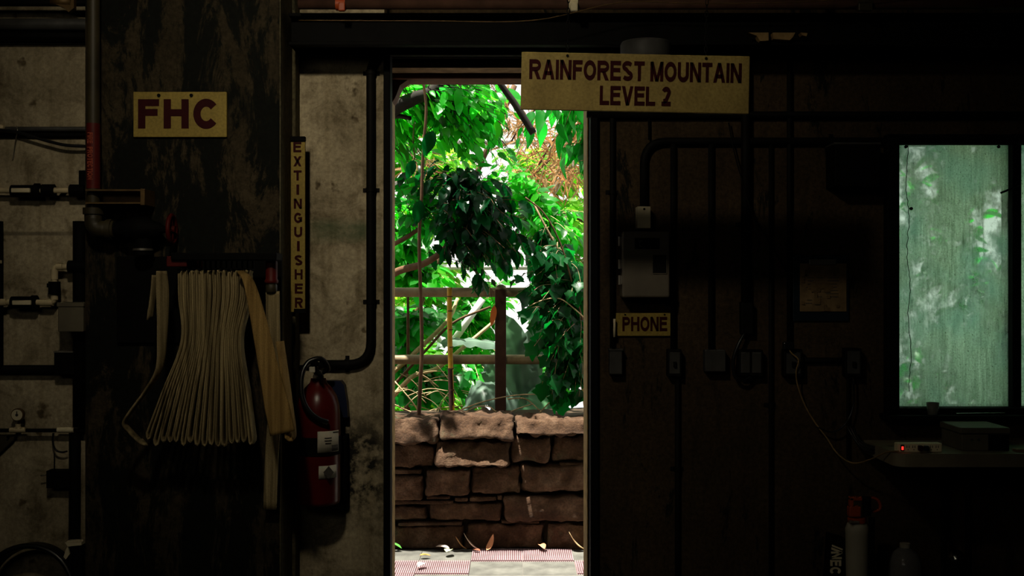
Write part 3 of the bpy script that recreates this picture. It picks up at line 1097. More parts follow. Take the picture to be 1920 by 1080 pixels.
# upper PVC line with ball valve
def valve_part(parent, pa, pb, r, mat, name):
    MB().cyl(pa, pb, r, 18).build(name, mat, parent)
d = 4.94
t = thing('pvc_line', at(70, 357, d), 'upper cream plastic pipe with black valve and union', 'pipe', 'cream plastic pipes in the left bay')
MB().tube([at(-130, 357, d), at(160, 357, d)], .012, 14).build('pipe_run', M['pvc'], t)
valve_part(t, at(22, 358, d), at(76, 358, d), .026, M['black'], 'valve_body')
MB().box(at(20, 361, 4.9), at(58, 353, 4.915), .004).build('valve_handle', M['cream'], t)
valve_part(t, at(66, 357, d), at(74, 357, d), .031, M['black'], 'union_nut')
valve_part(t, at(80, 357, d), at(102, 357, d), .027, M['black'], 'coupling')
valve_part(t, at(132, 357, d), at(160, 357, d), .026, M['black'], 'coupling')
for px in (-90, 112):
    x = at(px, 357, d).x
    MB().box((x - .008, d - 5, at(0, 361, d).z), (x + .008, 0, at(0, 353, d).z)).build('standoff', M['black'], t)

# lower PVC line with elbows
t = thing('pvc_line', at(70, 567, d), 'lower cream plastic pipe stepping up through two elbows', 'pipe', 'cream plastic pipes in the left bay')
MB().tube(rounded([at(-130, 567, d), at(102, 567, d), at(102, 500, d), at(165, 500, d)], .022), .0125, 14).build('pipe_run', M['pvc'], t)
for a_, b_ in ((at(76, 567, d), at(100, 567, d)), (at(102, 553, d), at(102, 562, d)), (at(106, 500, d), at(118, 500, d)), (at(102, 505, d), at(102, 524, d)), (at(-10, 567, d), at(12, 567, d))):
    MB().cyl(a_, b_, .0155, 16).build('socket', M['pvc'], t)
valve_part(t, at(22, 567, d), at(68, 567, d), .026, M['black'], 'valve_body')
valve_part(t, at(60, 567, d), at(69, 567, d), .031, M['black'], 'union_nut')
MB().box(at(22, 572, 4.9), at(60, 563, 4.915), .004).build('valve_handle', M['cream'], t)
valve_part(t, at(102, 552, d), at(102, 528, d), .025, M['black'], 'check_valve')
MB().box(at(87, 539, 4.93), at(110, 531, 4.95), .003).build('valve_tab', M['black'], t)
valve_part(t, at(129, 500, d), at(165, 500, d), .027, M['black'], 'coupling')
for px in (-90, 14):
    x = at(px, 567, d).x
    MB().box((x - .008, d - 5, at(0, 571, d).z), (x + .008, 0, at(0, 563, d).z)).build('standoff', M['black'], t)

# black riser at the picture edge with a small lever
t = pipe('riser_pipe', [at(-1, 415, 4.95), at(-1, 690, 4.95)], .016, M['black'], 'black upright pipe cut by the left picture edge', 'pipe')
MB().box(at(-6, 494, 4.9), at(4, 488, 4.93), .002).build('valve_handle', M['cream'], t)
# black tube standing in for the column's shadow in the corner
t = pipe('pipe_and_shade', [at(150, 415, 4.96), at(150, 500, 4.96), at(150, 800, 4.96)], .03, M['black'], 'black upright tube standing in for the shadow beside the column', 'pipe')
MB().box(at(147, 348, 4.93), at(175, 322, 4.995), .004).build('cap_box', M['black'], t)
pipe('pipe_and_shade', [at(140, 812, 4.96), at(140, 930, 4.96), at(138, 1190, 4.96)], [.024] * 200, M['black'], 'dark lower pipe below the taped pipe, left corner', 'pipe')

# grey box, junction box
x0, x1, z0, z1 = rect(110, 568, 158, 622, 4.88)
t = thing('grey_box', ((x0 + x1) / 2, 0, z0), 'plain grey utility box beside the cream elbow pipe', 'utility box')
MB().box((x0, -.13, z0), (x1, 0, z1), .004).build('body', M['greybox'], t)
MB().box((x0 - .003, -.135, z1 - .016), (x1 + .003, 0, z1 + .003), .003).build('lid', M['greybox'], t)
MB().tube(spline([(x0 + .002, -.06, z0 + .03), (x0 - .018, -.06, z0 + .02), (x0 - .018, -.06, z0 + .045), (x0, -.06, z0 + .05)], 4), .003, 6).build('latch', M['steel'], t)
x0, x1, z0, z1 = rect(101, 659, 138, 703, 4.93)
t = thing('junction_box', ((x0 + x1) / 2, 0, z0), 'black junction box ending a black conduit, lower left', 'junction box')
MB().box((x0, -.07, z0), (x1, 0, z1), .003).build('body', M['black'], t)
MB().box((x0, -.078, z1 - .005), (x1, 0, z1 + .002), .001).build('lit_edge', M['steel'], t)  # paler strip puts the light on the box's top edge into colour
pipe('conduit', [at(-130, 692, 4.96), at(103, 692, 4.96)], .018, M['conduit'], 'black conduit entering the black junction box at lower left', 'conduit', straps=[(at(-60, 692, 4.96), 'h')])

# gauge line
d = 4.95
t = thing('gauge_pipe', at(36, 807, d), 'black pipe with a small pressure gauge on a cream tee', 'pipe')
MB().tube([at(-130, 807, d), at(165, 807, d)], .0085, 12).build('pipe_run', M['black'], t)
b = MB()
b.cyl(at(19, 806, d), at(49, 806, d), .0125, 16)
b.cyl(at(34, 806, d), at(34, 795, d), .011, 16)
b.build('tee', M['pvc'], t)
b = MB()
c = at(36, 777, d)
b.lathe([(.026, -.012), (.028, -.008), (.028, .008), (.0255, .012), (.0245, .009)], (c.x, c.y - .012, c.z), (0, -1, 0), 28)
b.cyl(at(35, 797, d), at(36, 787, d), .006, 10)
gz = b.build('gauge_case', M['brass'], t)
MB().cyl((c.x, c.y - .022, c.z), (c.x, c.y - .0235, c.z), .0235, 24).build('dial', M['cream'], gz)
MB().box((c.x - .002, c.y - .026, c.z - .004), (c.x + .002, c.y - .0238, c.z + .016), rot=None).cyl((c.x, c.y - .023, c.z), (c.x, c.y - .026, c.z), .006, 10).build('needle', M['ink'], gz)
MB().cyl(at(108, 806, d), at(139, 806, d), .0125, 16).build('tape_wrap', M['cream'], t)
# triangular tan bracket
t = thing('triangle_bracket', at(5, 850, 4.97), 'small tan triangular bracket under the gauge pipe', 'bracket')
MB().prism([(at(-40, 0, 4.97).x, at(0, 816, 4.97).z), (at(28, 0, 4.97).x, at(0, 816, 4.97).z), (at(26, 0, 4.97).x, at(0, 823, 4.97).z), (at(0, 0, 4.97).x, at(0, 848, 4.97).z), (at(-40, 0, 4.97).x, at(0, 880, 4.97).z)], -.03, 0).build('bracket_plate', M['olive'], t)
p = at(16, 819, 4.965); MB().cyl(p, p - Vector((0, .012, 0)), .005, 8).build('screw', M['black'], t)
pipe('cable', spline([at(100, 812, 4.96), at(99, 828, 4.96), at(104, 843, 4.96), at(116, 848, 4.96), at(126, 846, 4.96)], 6), .0042, M['blackgloss'], 'short black wire loop under the taped pipe', 'cable', rad=.001)
x0, x1, z0, z1 = rect(88, 882, 132, 915, 4.95)
t = thing('small_box', ((x0 + x1) / 2, 0, z0), 'small black wired box low in the left bay', 'box')
MB().box((x0, -.06, z0), (x1, 0, z1), .003).build('body', M['black'], t)
MB().tube([at(102, 882, 4.96), at(102, 850, 4.97)], .003, 6).build('wire', M['black'], t)
MB().tube([at(88, 890, 4.95), at(76, 892, 4.95)], .003, 6).build('lead', M['steel'], t)
# paper scoop/white container at bottom
x0, x1, z0, z1 = rect(125, 1015, 156, 1047, 4.9)
t = thing('torn_carton', ((x0 + x1) / 2, -.1, z0), 'torn cream carton corner leaning by the column foot', 'carton')
MB().prism([(x0, z1), (x1, z1), (x1, z1 - .012), (x0 + .012, z1 - .018)], -.12, -.06).build('flap', M['cream'], t)
MB().prism([(x0 + .004, z1 - .03), (x0 + .012, z1 - .018), (x0 + .02, z1 - .05), (x0 + .004, z0), (x0 - .006, z0 + .01)], -.12, -.1).build('side', M['cream'], t)
MB().box((x0 + .012, -.11, 0), (x1, -.03, z1 - .02), .003).build('carton_body', M['black'], t)
# coiled hose low left
t = thing('coiled_hose', at(55, 1180, 4.85), 'coil of black hose leaning on the wall, bottom left corner', 'hose')
b = MB()
c = Vector((at(50, 0, 4.85).x, -.13, .205))
for k in range(4):
    rr = .2 - .004 * k
    b.tube([c + Vector((math.cos(q) * rr, .026 * k - .03 + .03 * math.sin(q), math.sin(q) * rr)) for q in [2 * math.pi * i / 40 for i in range(40)]], .0125, 10, closed=True)
b.build('coil', M['blackgloss'], t)

# ------------------------------------------------------------------ overhead
d0 = 4.75
t = thing('steel_beam', (1.5, -.12, 2.5), 'black steel beam along the top of the front wall', 'beam')
b = MB()
zb_, zt = at(0, 84, d0).z, at(0, 24, d0).z
b.box((-.925, -.25, zb_), (4.2, -.0, zb_ + .014), .002)
b.box((-.925, -.25, zt - .014), (4.2, -.0, zt), .002)
b.box((-.925, -.2, zb_), (4.2, -.04, zt), .002)
b.build('girder', M['black'], t)
t = thing('overhead_pipe', at(1200, 9, 4.7), 'brown overhead pipe with tape wraps above the doorway', 'pipe')
MB().tube([at(560, 8, 4.7), at(2700, 8, 4.7)], .021, 14).build('pipe_run', M['rust'], t)
for (a_, b_, mt) in ((630, 648, 'orange'), (1066, 1083, 'cream'), (1606, 1634, 'olive')):
    MB().cyl(at(a_, 8, 4.7), at(b_, 8, 4.7), .026, 16).box(at(a_ + 4, 20, 4.66), at(b_, 6, 4.68), .004).build('tape_wrap', M[mt], t)
for px in (700, 1500, 2300):
    p = at(px, 0, 4.7)
    MB().box((p.x - .008, p.y - .02, p.z), (p.x + .008, p.y + .02, H)).build('pipe_hanger', M['black'], t)
pipe('cable', spline([at(560, 38, 4.62), at(800, 39, 4.62), at(1000, 38, 4.62), at(1160, 5, 4.62), at(1280, 6, 4.62), at(1400, 6, 4.62), at(1560, 0, 4.62), at(1800, -30, 4.62)], 6), .0022, M['brass'], 'thin tan wire strung below the overhead pipe', 'wire', rad=.001)
# torn scraps stuck on the beam flange
random.seed(9)
for i, (poly, lab) in enumerate((
        ([(1402, 62), (1440, 62), (1440, 77), (1424, 78), (1418, 68)], 'tan torn scrap on the beam, leftmost of three'),
        ([(1448, 62), (1490, 62), (1486, 70), (1480, 76), (1449, 74)], 'broad tan torn scrap on the beam, middle of three'),
        ([(1500, 62), (1513, 63), (1511, 69), (1503, 67)], 'tiny tan torn scrap on the beam, rightmost of three'))):
    dd = 4.73
    b = MB()
    b.prism([(at(x, 0, dd).x, at(0, y, dd).z) for x, y in reversed(poly)], dd - 5 - .01, dd - 5 + .03)
    o = b.build('torn_scrap', M['cord'])
    tag(o, lab, 'scrap', 'torn scraps on the beam')
# drum lamp under the beam
c = at(1211, 80, 4.72)
t = thing('drum_lamp', (c.x, c.y, c.z - .12), 'round dark drum lamp half hidden behind the hanging sign', 'lamp')
MB().lathe([(.098, -.12), (.105, -.115), (.105, -.012), (.1, -.002), (.09, 0)], (c.x, c.y, c.z + .002), seg=36).build('lamp_drum', M['greypipe'], t)
MB().lathe([(.09, -.14), (.098, -.12)], (c.x, c.y, c.z + .002), seg=36).build('lens', M['cup'], t)
MB().cyl((c.x, c.y, c.z), (c.x, c.y, c.z + .012), .05).build('mount', M['black'], t)

# ------------------------------------------------------------------ right wall: conduits, boxes
g = 'dark conduits on the right wall'
dw = 4.98
def vert(px, y0, y1, r, label, dd=dw, straps=()):
    return pipe('conduit', [at(px, y0, dd), at(px, y1, dd)], r, M['conduit'], label, 'conduit', g, straps=[(at(px, q, dd), 'v') for q in straps])
vert(1148, 60, 656, .011, 'dark conduit just right of the doorway, down to a grey box', straps=(360,))
vert(1217, 60, 262, .0045, 'thin dark conduit dropping from behind the hanging sign')
vert(1262, 262, 656, .012, 'dark conduit passing right beside the telephone box', straps=(570,))
vert(1333, 262, 656, .012, 'dark conduit down to the square switch box')
vert(1398, 60, 566, .02, 'thickest upright conduit, ending in a cable gland', 4.965, straps=(420,))
vert(1445, 262, 1200, .0085, 'thin long conduit running down past all the boxes', straps=(760,))
vert(1480, 60, 642, .011, 'dark conduit left of the posted sheet')
vert(1270, 704, 1200, .011, 'lower conduit rising from the floor to the second box', straps=(880,))
pipe('conduit', [at(1207, 386, dw), at(1207, 265, dw), at(2300, 265, dw)], .017, M['conduit'], 'thick conduit bending down to the cream box', 'conduit', g, rad=.1, seg=14, straps=[(at(1560, 265, dw), 'h')])
pipe('conduit', [at(1505, 675, dw), at(1588, 675, dw)], .011, M['conduit'], 'short level conduit joining the two rightmost boxes', 'conduit', g)
pipe('conduit', [at(1590, 704, dw), at(1590, 860, dw)], .007, M['conduit'], 'thin conduit below the rightmost switch box', 'conduit', g)
pipe('conduit', [at(1100, 215, 4.97), at(2300, 215, 4.97)], .014, M['black'], 'level black conduit behind the hanging sign, toward the window', 'conduit', g)

# gland and cable loop on the thick conduit
t = thing('cable_gland', at(1398, 626, dw), 'dark cable gland with a black loop feeding a double switch', 'cable')
MB().box(at(1390, 626, 4.95), at(1408, 566, 4.999), .004).build('gland_body', M['conduit'], t)
MB().tube(spline([at(1397, 624, 4.96), at(1385, 645, 4.95), at(1375, 675, 4.95), at(1378, 705, 4.95), at(1395, 713, 4.95), at(1410, 704, 4.96)], 8), .008, 10).build('loop', M['blackgloss'], t)

def ebox(px, label, name='switch_box', mat='conduit', depth=.055, cat='switch box', group='boxes on the right wall', detail=0):
    dd = 5 - depth
    x0, x1, z0, z1 = rect(*px, dd)
    t = thing(name, ((x0 + x1) / 2, 0, z0), label, cat, group)
    MB().box((x0, -depth, z0), (x1, 0, z1), .004).build('body', M[mat], t)
    w_ = (x1 - x0)
    if detail == 1:
        MB().box((x0 + w_ * .12, -depth - .005, z0 + .012), (x1 - w_ * .12, -depth + .002, z1 - .012), .002).build('cover_plate', M['greypipe'], t)
        MB().box((x0 + w_ * .4, -depth - .016, z0 + .04), (x0 + w_ * .6, -depth - .003, z0 + .065), .002).build('switch', M['conduit'], t)
    elif detail == 2:
        for a_ in (.08, .54):
            MB().box((x0 + w_ * a_, -depth - .008, z0 + .012), (x0 + w_ * (a_ + .38), -depth + .002, z1 - .01), .004).build('flap', M['greypipe'], t)
    elif detail == 3:
        MB().box((x0 - .003, -depth - .004, z1 - .006), (x1 + .003, 0, z1 + .002), .001).build('lid', M['greypipe'], t)
    return t
t = ebox((1143, 655, 1167, 702), 'small grey box at the foot of the conduit nearest the doorway', mat='greypipe', detail=3)
ebox((1252, 655, 1278, 706), 'narrow box with a light switch, under the PHONE sign', detail=1)
ebox((1322, 656, 1361, 697), 'square blank box, third from the doorway', mat='greypipe', detail=0, depth=.06)
ebox((1385, 656, 1431, 705), 'double outlet box fed by the black cable loop', detail=2)
ebox((1470, 655, 1505, 706), 'outlet box with the tan cord plugged in', detail=1)
ebox((1585, 653, 1616, 706), 'rightmost outlet box, short of the window', detail=1)
ebox((1565, 268, 1650, 350), 'large black electrical box left of the window top', 'electrical_box', 'black', .14, 'electrical box', detail=3)
# plug on the fifth box
t = thing('extension_lead', at(1570, 852, 4.9), 'tan cord drooping from the outlet down toward the table', 'cord')
MB().tube(spline([at(1477, 650, 4.93), at(1484, 662, 4.92), at(1497, 675, 4.915), at(1493, 695, 4.93), at(1495, 720, 4.95), at(1508, 757, 4.96), at(1528, 792, 4.96), at(1548, 818, 4.95), at(1570, 850, 4.92), at(1598, 868, 4.86), at(1630, 862, 4.78), at(1662, 848, 4.66), at(1685, 846, 4.6)], 8), .0032, 8).build('wire', M['cord'], t)
MB().box(at(1470, 655, 4.91), at(1486, 641, 4.945), .004).build('plug', M['blackgloss'], t)
pipe('cable', spline([at(1600, 706, 4.96), at(1600, 760, 4.96), at(1585, 795, 4.95), at(1560, 810, 4.95), at(1530, 800, 4.96)], 6), .004, M['blackgloss'], 'black cable sagging below the rightmost outlet box', 'cable', rad=.001)
pipe('cord', spline([at(1366, 230, 4.97), at(1378, 290, 4.96), at(1395, 350, 4.945), at(1412, 405, 4.94), at(1440, 450, 4.95), at(1475, 510, 4.955)], 6), .003, M['conduit'], 'thin slanting cord crossing the thick conduit', 'cord', rad=.001)

# cream box above phone
d = 4.93
x0, x1, z0, z1 = rect(1195, 387, 1220, 428, d)
t = thing('cream_box', ((x0 + x1) / 2, 0, z0), 'small cream metal box above the telephone box', 'junction box')
MB().box((x0, -.07, z0), (x1, 0, z1), .002).build('body', M['cream'], t)
p = at(1208, 392, d)
MB().cyl(p, p - Vector((0, .003, 0)), .005, 12).build('knockout', M['black'], t)
MB().cyl(at(1206, 388, 4.98), at(1206, 378, 4.98), .014, 14).build('connector', M['greypipe'], t)

# telephone box
d = 4.88
x0, x1, z0, z1 = rect(1167, 434, 1256, 558, d)
t = thing('telephone_box', ((x0 + x1) / 2, 0, z0), 'grey telephone box with dark window, right of the doorway', 'telephone box')
MB().box((x0, -.09, z0), (x1, 0, z1), .008).build('case', M['phone'], t)
dr_ = MB().box((x0, -.12, z0), (x1, -.088, z1), .009, seg=3).build('door', M['phone'], t)
a_ = rect(1190, 446, 1237, 467, d)
MB().box((a_[0], -.123, a_[2]), (a_[1], -.118, a_[3]), .001).build('label_plate', M['black'], dr_)
c = at(1199, 457, d)
b = MB()
b.tube([Vector((c.x + .006 - math.cos(q) * .007, -.124, c.z + math.sin(q) * .015)) for q in [-1.1 + 2.2 * i / 8 for i in range(9)]], .0022, 6)
b.cyl((c.x + .005, -.1245, c.z + .013), (c.x + .008, -.1245, c.z + .008), .004, 8)
b.cyl((c.x + .005, -.1245, c.z - .013), (c.x + .008, -.1245, c.z - .008), .004, 8)
b.build('handset_mark', M['greypipe'], dr_)
a_ = rect(1224, 478, 1250, 513, d)
MB().box((a_[0], -.1225, a_[2]), (a_[1], -.117, a_[3]), .001).build('window', M['blackgloss'], dr_)
MB().box((a_[1] - .002, -.125, a_[2]), (a_[1] + .001, -.118, a_[3])).box((a_[0], -.125, a_[2] - .001), (a_[1], -.118, a_[2] + .002)).build('window_lip', M['phone'], dr_)
for py in (452, 495, 525):
    q = at(1163, py, d)
    MB().cyl((q.x, -.1, q.z - .02), (q.x, -.1, q.z + .02), .0065, 10).box((q.x, -.105, q.z - .018), (x0 + .004, -.09, q.z + .018)).build('hinge', M['steel'], t)
pipe('conduit_glint', [at(1152, 598, 4.96), at(1152, 632, 4.96)], .0052, M['cream'], 'short pale upright tube for the conduit highlight, left of the PHONE sign', 'tube')  # pale tube drawn in place of a highlight on the conduit

# posted sheet on a blue board
x0, x1, z0, z1 = rect(1487, 478, 1592, 602, 4.985)
t = thing('notice_board', ((x0 + x1) / 2, 0, z0), 'dark blue clipboard with a browned sheet in plastic', 'clipboard')
MB().box((x0, -.014, z0), (x1, 0, z1), .003).build('board', M['blueboard'], t)
sh = plate('sheet', (1500, 494, 1587, 584), 4.981, .004, M['paper'], t, 0)
b = MB()
random.seed(3)
for i in range(9):
    yy = 520 + i * 6
    for (xa, xb) in ((1512, 1526), (1530, 1541), (1550, 1572)):
        if random.random() < .7:
            a_ = rect(xa + random.uniform(-2, 3), yy, xb - random.uniform(-2, 4), yy + 1.3, 4.98)
            b.box((a_[0], -.0205, a_[2]), (a_[1], -.018, a_[3]))
b.build('print', M['ink'], sh)
plate('clip', (1518, 486, 1568, 497), 4.975, .012, M['steel'], t)
b = MB()
nx = 14
x0, x1, z0, z1 = rect(1503, 500, 1586, 583, 4.976)
vv = [[b.bm.verts.new((x0 + (x1 - x0) * i / nx, -.0235 + .003 * noise.fractal(Vector((i * .5, j * .5, 1)), .7, 2, 3), z0 + (z1 - z0) * j / nx)) for i in range(nx + 1)] for j in range(nx + 1)]
for j in range(nx):
    for i in range(nx):
        if noise.noise(Vector((i * .35, j * .35, 7))) > .12:
            b._face([vv[j][i], vv[j][i + 1], vv[j + 1][i + 1], vv[j + 1][i]], True)
b.build('plastic_sleeve', M['filmwrap'], t)

# ------------------------------------------------------------------ work table by the window and things on it
dt = 4.58
ztop = at(0, 851, dt).z
zbot = at(0, 876, dt).z
xl = at(1680, 0, dt).x
t = thing('work_table', (xl + .7, -.2, 0), 'grey folding table with rounded corner below the window', 'table')
b = MB()
yf = dt - 5
poly = [(xl + .05 * (1 - math.cos(a)), yf + .05 * (1 - math.sin(a))) for a in [i * math.pi / 2 / 6 for i in range(7)]]
poly = poly + [(3.4, yf), (3.4, -.002), (xl, -.002)]
A = [b.bm.verts.new((x, y, zbot)) for x, y in poly]
B = [b.bm.verts.new((x, y, ztop)) for x, y in poly]
b._face(list(reversed(A))); b._face(B)
for i in range(len(poly)):
    b._face([A[i], A[(i + 1) % len(A)], B[(i + 1) % len(A)], B[i]])
b.build('table_top', M['table'], t)
for x in (xl + .32, 3.2):
    for y in (yf + .08, -.08):
        MB().cyl((x, y, 0), (x, y, zbot), .014, 12).build('leg', M['black'], t)
# power strip
ds = 4.62
x0, x1 = at(1683, 0, ds).x, at(1767, 0, ds).x
hs = 17 * ds / F_PX
t = thing('power_strip', ((x0 + x1) / 2, ds - 5, ztop), 'cream power strip with glowing red switch on the table', 'power strip')
MB().box((x0, ds - 5, ztop), (x1, ds - 5 + .045, ztop + hs), .005).build('housing', M['strip'], t)
sw = MB().box((x0 + .012, ds - 5.003, ztop + .006), (x0 + .026, ds - 5 + .004, ztop + hs - .005), .001).build('switch', M['black'], t)
MB().box((x0 + .015, ds - 5.006, ztop + .011), (x0 + .0225, ds - 5.001, ztop + hs - .012), .001).build('switch_light', M['led'], sw)
for i in range(6):
    cx_ = x0 + .042 + i * .0235
    if i in (2, 3):
        MB().box((cx_ - .009, ds - 5.02, ztop + .008), (cx_ + .009, ds - 5 + .002, ztop + hs - .007), .004).build('plug', M['blackgloss' if i == 3 else 'maroon'], t)
    else:
        MB().box((cx_ - .006, ds - 5.001, ztop + .018), (cx_ - .0035, ds - 5 + .003, ztop + .028)).box((cx_ + .003, ds - 5.001, ztop + .018), (cx_ + .0055, ds - 5 + .003, ztop + .028)).cyl((cx_, ds - 5.001, ztop + .011), (cx_, ds - 5 + .003, ztop + .011), .0022, 8).build('outlet', M['ink'], t)
# grey switch case on table
x0, x1, z0, z1 = rect(1803, 806, 1892, 850, 4.66)
t = thing('instrument_case', ((x0 + x1) / 2, -.3, ztop), 'grey instrument case sitting on the table by the window', 'case')
MB().box((x0, -.34, ztop), (x1, -.12, ztop + (z1 - z0) * .72), .004).build('case_body', M['greybox'], t)
MB().box((x0 - .006, -.346, ztop + (z1 - z0) * .74), (x1 + .002, -.115, ztop + (z1 - z0)), .004).build('lid', M['greybox'], t)
for fx in (.18, .3):
    x = x0 + (x1 - x0) * fx * 1.2
    MB().cyl((x, -.342, ztop + .045), (x, -.335, ztop + .045), .006, 10).build('button', M['ink'], t)
MB().box((x0 + (x1 - x0) * .56, -.3415, ztop + .002), (x1, -.338, ztop + (z1 - z0) * .7)).build('dark_panel', M['black'], t)
x0, x1, z0, z1 = rect(1906, 846, 1960, 853, 4.62)
o = MB().box((x0, -.38, ztop), (x1, -.34, ztop + .012), .002).build('small_tool', M['cord'])
tag(o, 'tan strip lying on the table at the right picture edge', 'strip')
# cup on the sill
sill = at(0, 790, 4.93).z
x = at(1753, 0, 4.9).x
structure(MB().box((WX0 - .02, -.11, WZ0 - .02), (WX1, 0, WZ0), .004).build('window_2', M['black']))
bpy.data.objects['window_2'].name = 'trim_6'
b = MB()
zc0 = WZ0
hcup = at(0, 755, 4.92).z - zc0
t = thing('plastic_cup', (x, -.07, zc0), 'cloudy plastic cup standing on the window sill', 'cup')
b.lathe([(.02, 0), (.021, .003), (.0275, hcup), (.026, hcup), (.0195, .006)], (x, -.075, zc0), seg=24)
b.build('cup_wall', M['cup'], t)
# thin bright rod put in for the shine along the sill
p, q = at(1790, 0, 4.93), at(1882, 0, 4.95)
o = MB().cyl((p.x, -.085, WZ0 + .0045), (q.x, -.06, WZ0 + .0045), .0045, 12).build('sill_shine', M['chrome'])
tag(o, 'thin shiny rod standing in for the shine along the window sill', 'rod')
# black coiled cable left on table / wall
t = thing('coiled_cable', at(1640, 848, 4.8), 'black cable looping off the table end beside the window', 'cable')
b = MB()
for k in range(3):
    b.tube(spline([at(1600 - 6 * k, 800, 4.95), at(1612, 826 + 5 * k, 4.9), at(1640, 838 + 5 * k, 4.85), at(1672, 838 + 3 * k, 4.8), at(1700, 846 + k, 4.78)], 6), .005, 8)
b.build('loops', M['blackgloss'], t)

# ------------------------------------------------------------------ under the table
# sprayer tank
dj = 4.72
x = at(1607, 0, dj).x
zt = at(0, 978, dj).z
t = thing('pump_sprayer', (x, dj - 5, 0), 'white sprayer tank with orange pump handle, by the table end', 'sprayer')
b = MB()
b.lathe([(.052, 0), (.058, .006), (.058, .1), (.05, .2), (.044, .28), (.047, zt - .05), (.048, zt - .03), (.04, zt - .008), (.032, zt)], (x, dj - 5, 0), seg=32)
b.build('tank', M['jug'], t)
b = MB()
k = dj / F_PX
b.cyl((x, dj - 5, zt - .002), (x, dj - 5, zt + .018), .038, 24)
X = lambda px: at(px, 0, dj).x
Z = lambda py: at(0, py, dj).z
b.box((X(1590), dj - 5.02, Z(968)), (X(1612), dj - 4.98, Z(948)), .005)
b.box((X(1592), dj - 5.014, Z(952)), (X(1599), dj - 4.986, Z(932)), .003)
b.box((X(1592), dj - 5.014, Z(938)), (X(1618), dj - 4.986, Z(931)), .003)
b.tube(spline([(X(1616), dj - 5, Z(934)), (X(1640), dj - 5, Z(934)), (X(1650), dj - 5, Z(945)), (X(1646), dj - 5, Z(957)), (X(1612), dj - 5, Z(962))], 6), .007, 10)
b.build('pump_handle', M['orange'], t)
MB().box((X(1588), dj - 5.045, Z(978)), (X(1606), dj - 5.02, Z(973)), .003).build('clip', M['steel'], t)
MB().cyl((X(1622), dj - 5.02, Z(965)), (X(1622), dj - 5.02, Z(930)), .018, 16).cyl((X(1626), dj - 5.06, .0), (X(1626), dj - 5.06, Z(965)), .013, 12).build('pump_rod', M['black'], t)

# black slab with white lettering
dj = 4.74
t = thing('lettered_case', (at(1570, 0, dj).x, dj - 5, 0), 'black upright case with pale block letters, left of the sprayer', 'case')
b = MB()
X = lambda px: at(px, 0, dj).x
Z = lambda py: at(0, py, dj).z
b.prism([(X(1547), 0), (X(1576), 0), (X(1590), Z(1014)), (X(1561), Z(1006))], dj - 5, dj - 4.9)
b.build('case_body', M['black'], t)
b = MB()
def quad(pts, y=dj - 5.002):
    b.prism([(X(a), Z(c)) for a, c in reversed(pts)], y - .001, y + .004)
quad([(1560, 1021), (1580, 1029), (1579.5, 1032), (1559.5, 1024)])
quad([(1559, 1026), (1579.3, 1034), (1578.8, 1038), (1558.5, 1030)])
b.build('stripe', M['cream'], t)
def letter(ch, x0_, y0_, x1_, y1_):
    text_mesh(ch, X(x0_), X(x1_), Z(y1_), Z(y0_), dj - 5.0, M['cream'], t, name='letter', rot=-90, thick=.003)
letter('N', 1558, 1034, 1578, 1048)
letter('E', 1556.5, 1050, 1577, 1061)
letter('C', 1556, 1063, 1576, 1077)

# clear jug
dj = 4.8
x = at(1697, 0, dj).x
zt = at(0, 1020, dj).z
t = thing('clear_jug', (x, dj - 5, 0), 'clear plastic jug with pale cap on the floor under the table', 'jug')
MB().lathe([(.06, 0), (.068, .008), (.068, .2), (.072, .26), (.068, zt - .08), (.05, zt - .035), (.022, zt - .015), (.02, zt - .008)], (x, dj - 5, 0), seg=32).build('jug_body', M['clear'], t)
MB().cyl((x, dj - 5, zt - .014), (x, dj - 5, zt + .004), .022, 18).build('cap', M['jug'], t)
# chrome kettle
x = at(1793, 0, dj).x
zt = at(0, 1030, dj).z
t = thing('chrome_flask', (x, dj - 5, 0), 'black flask with a round chrome lid under the table', 'flask')
MB().lathe([(.045, 0), (.05, .006), (.05, zt - .07), (.042, zt - .05)], (x, dj - 5, 0), seg=28).build('flask_body', M['black'], t)
MB().lathe([(.04, zt - .055), (.036, zt - .03), (.022, zt - .008), (.006, zt)], (x, dj - 5, 0), seg=28).build('lid', M['chrome'], t)

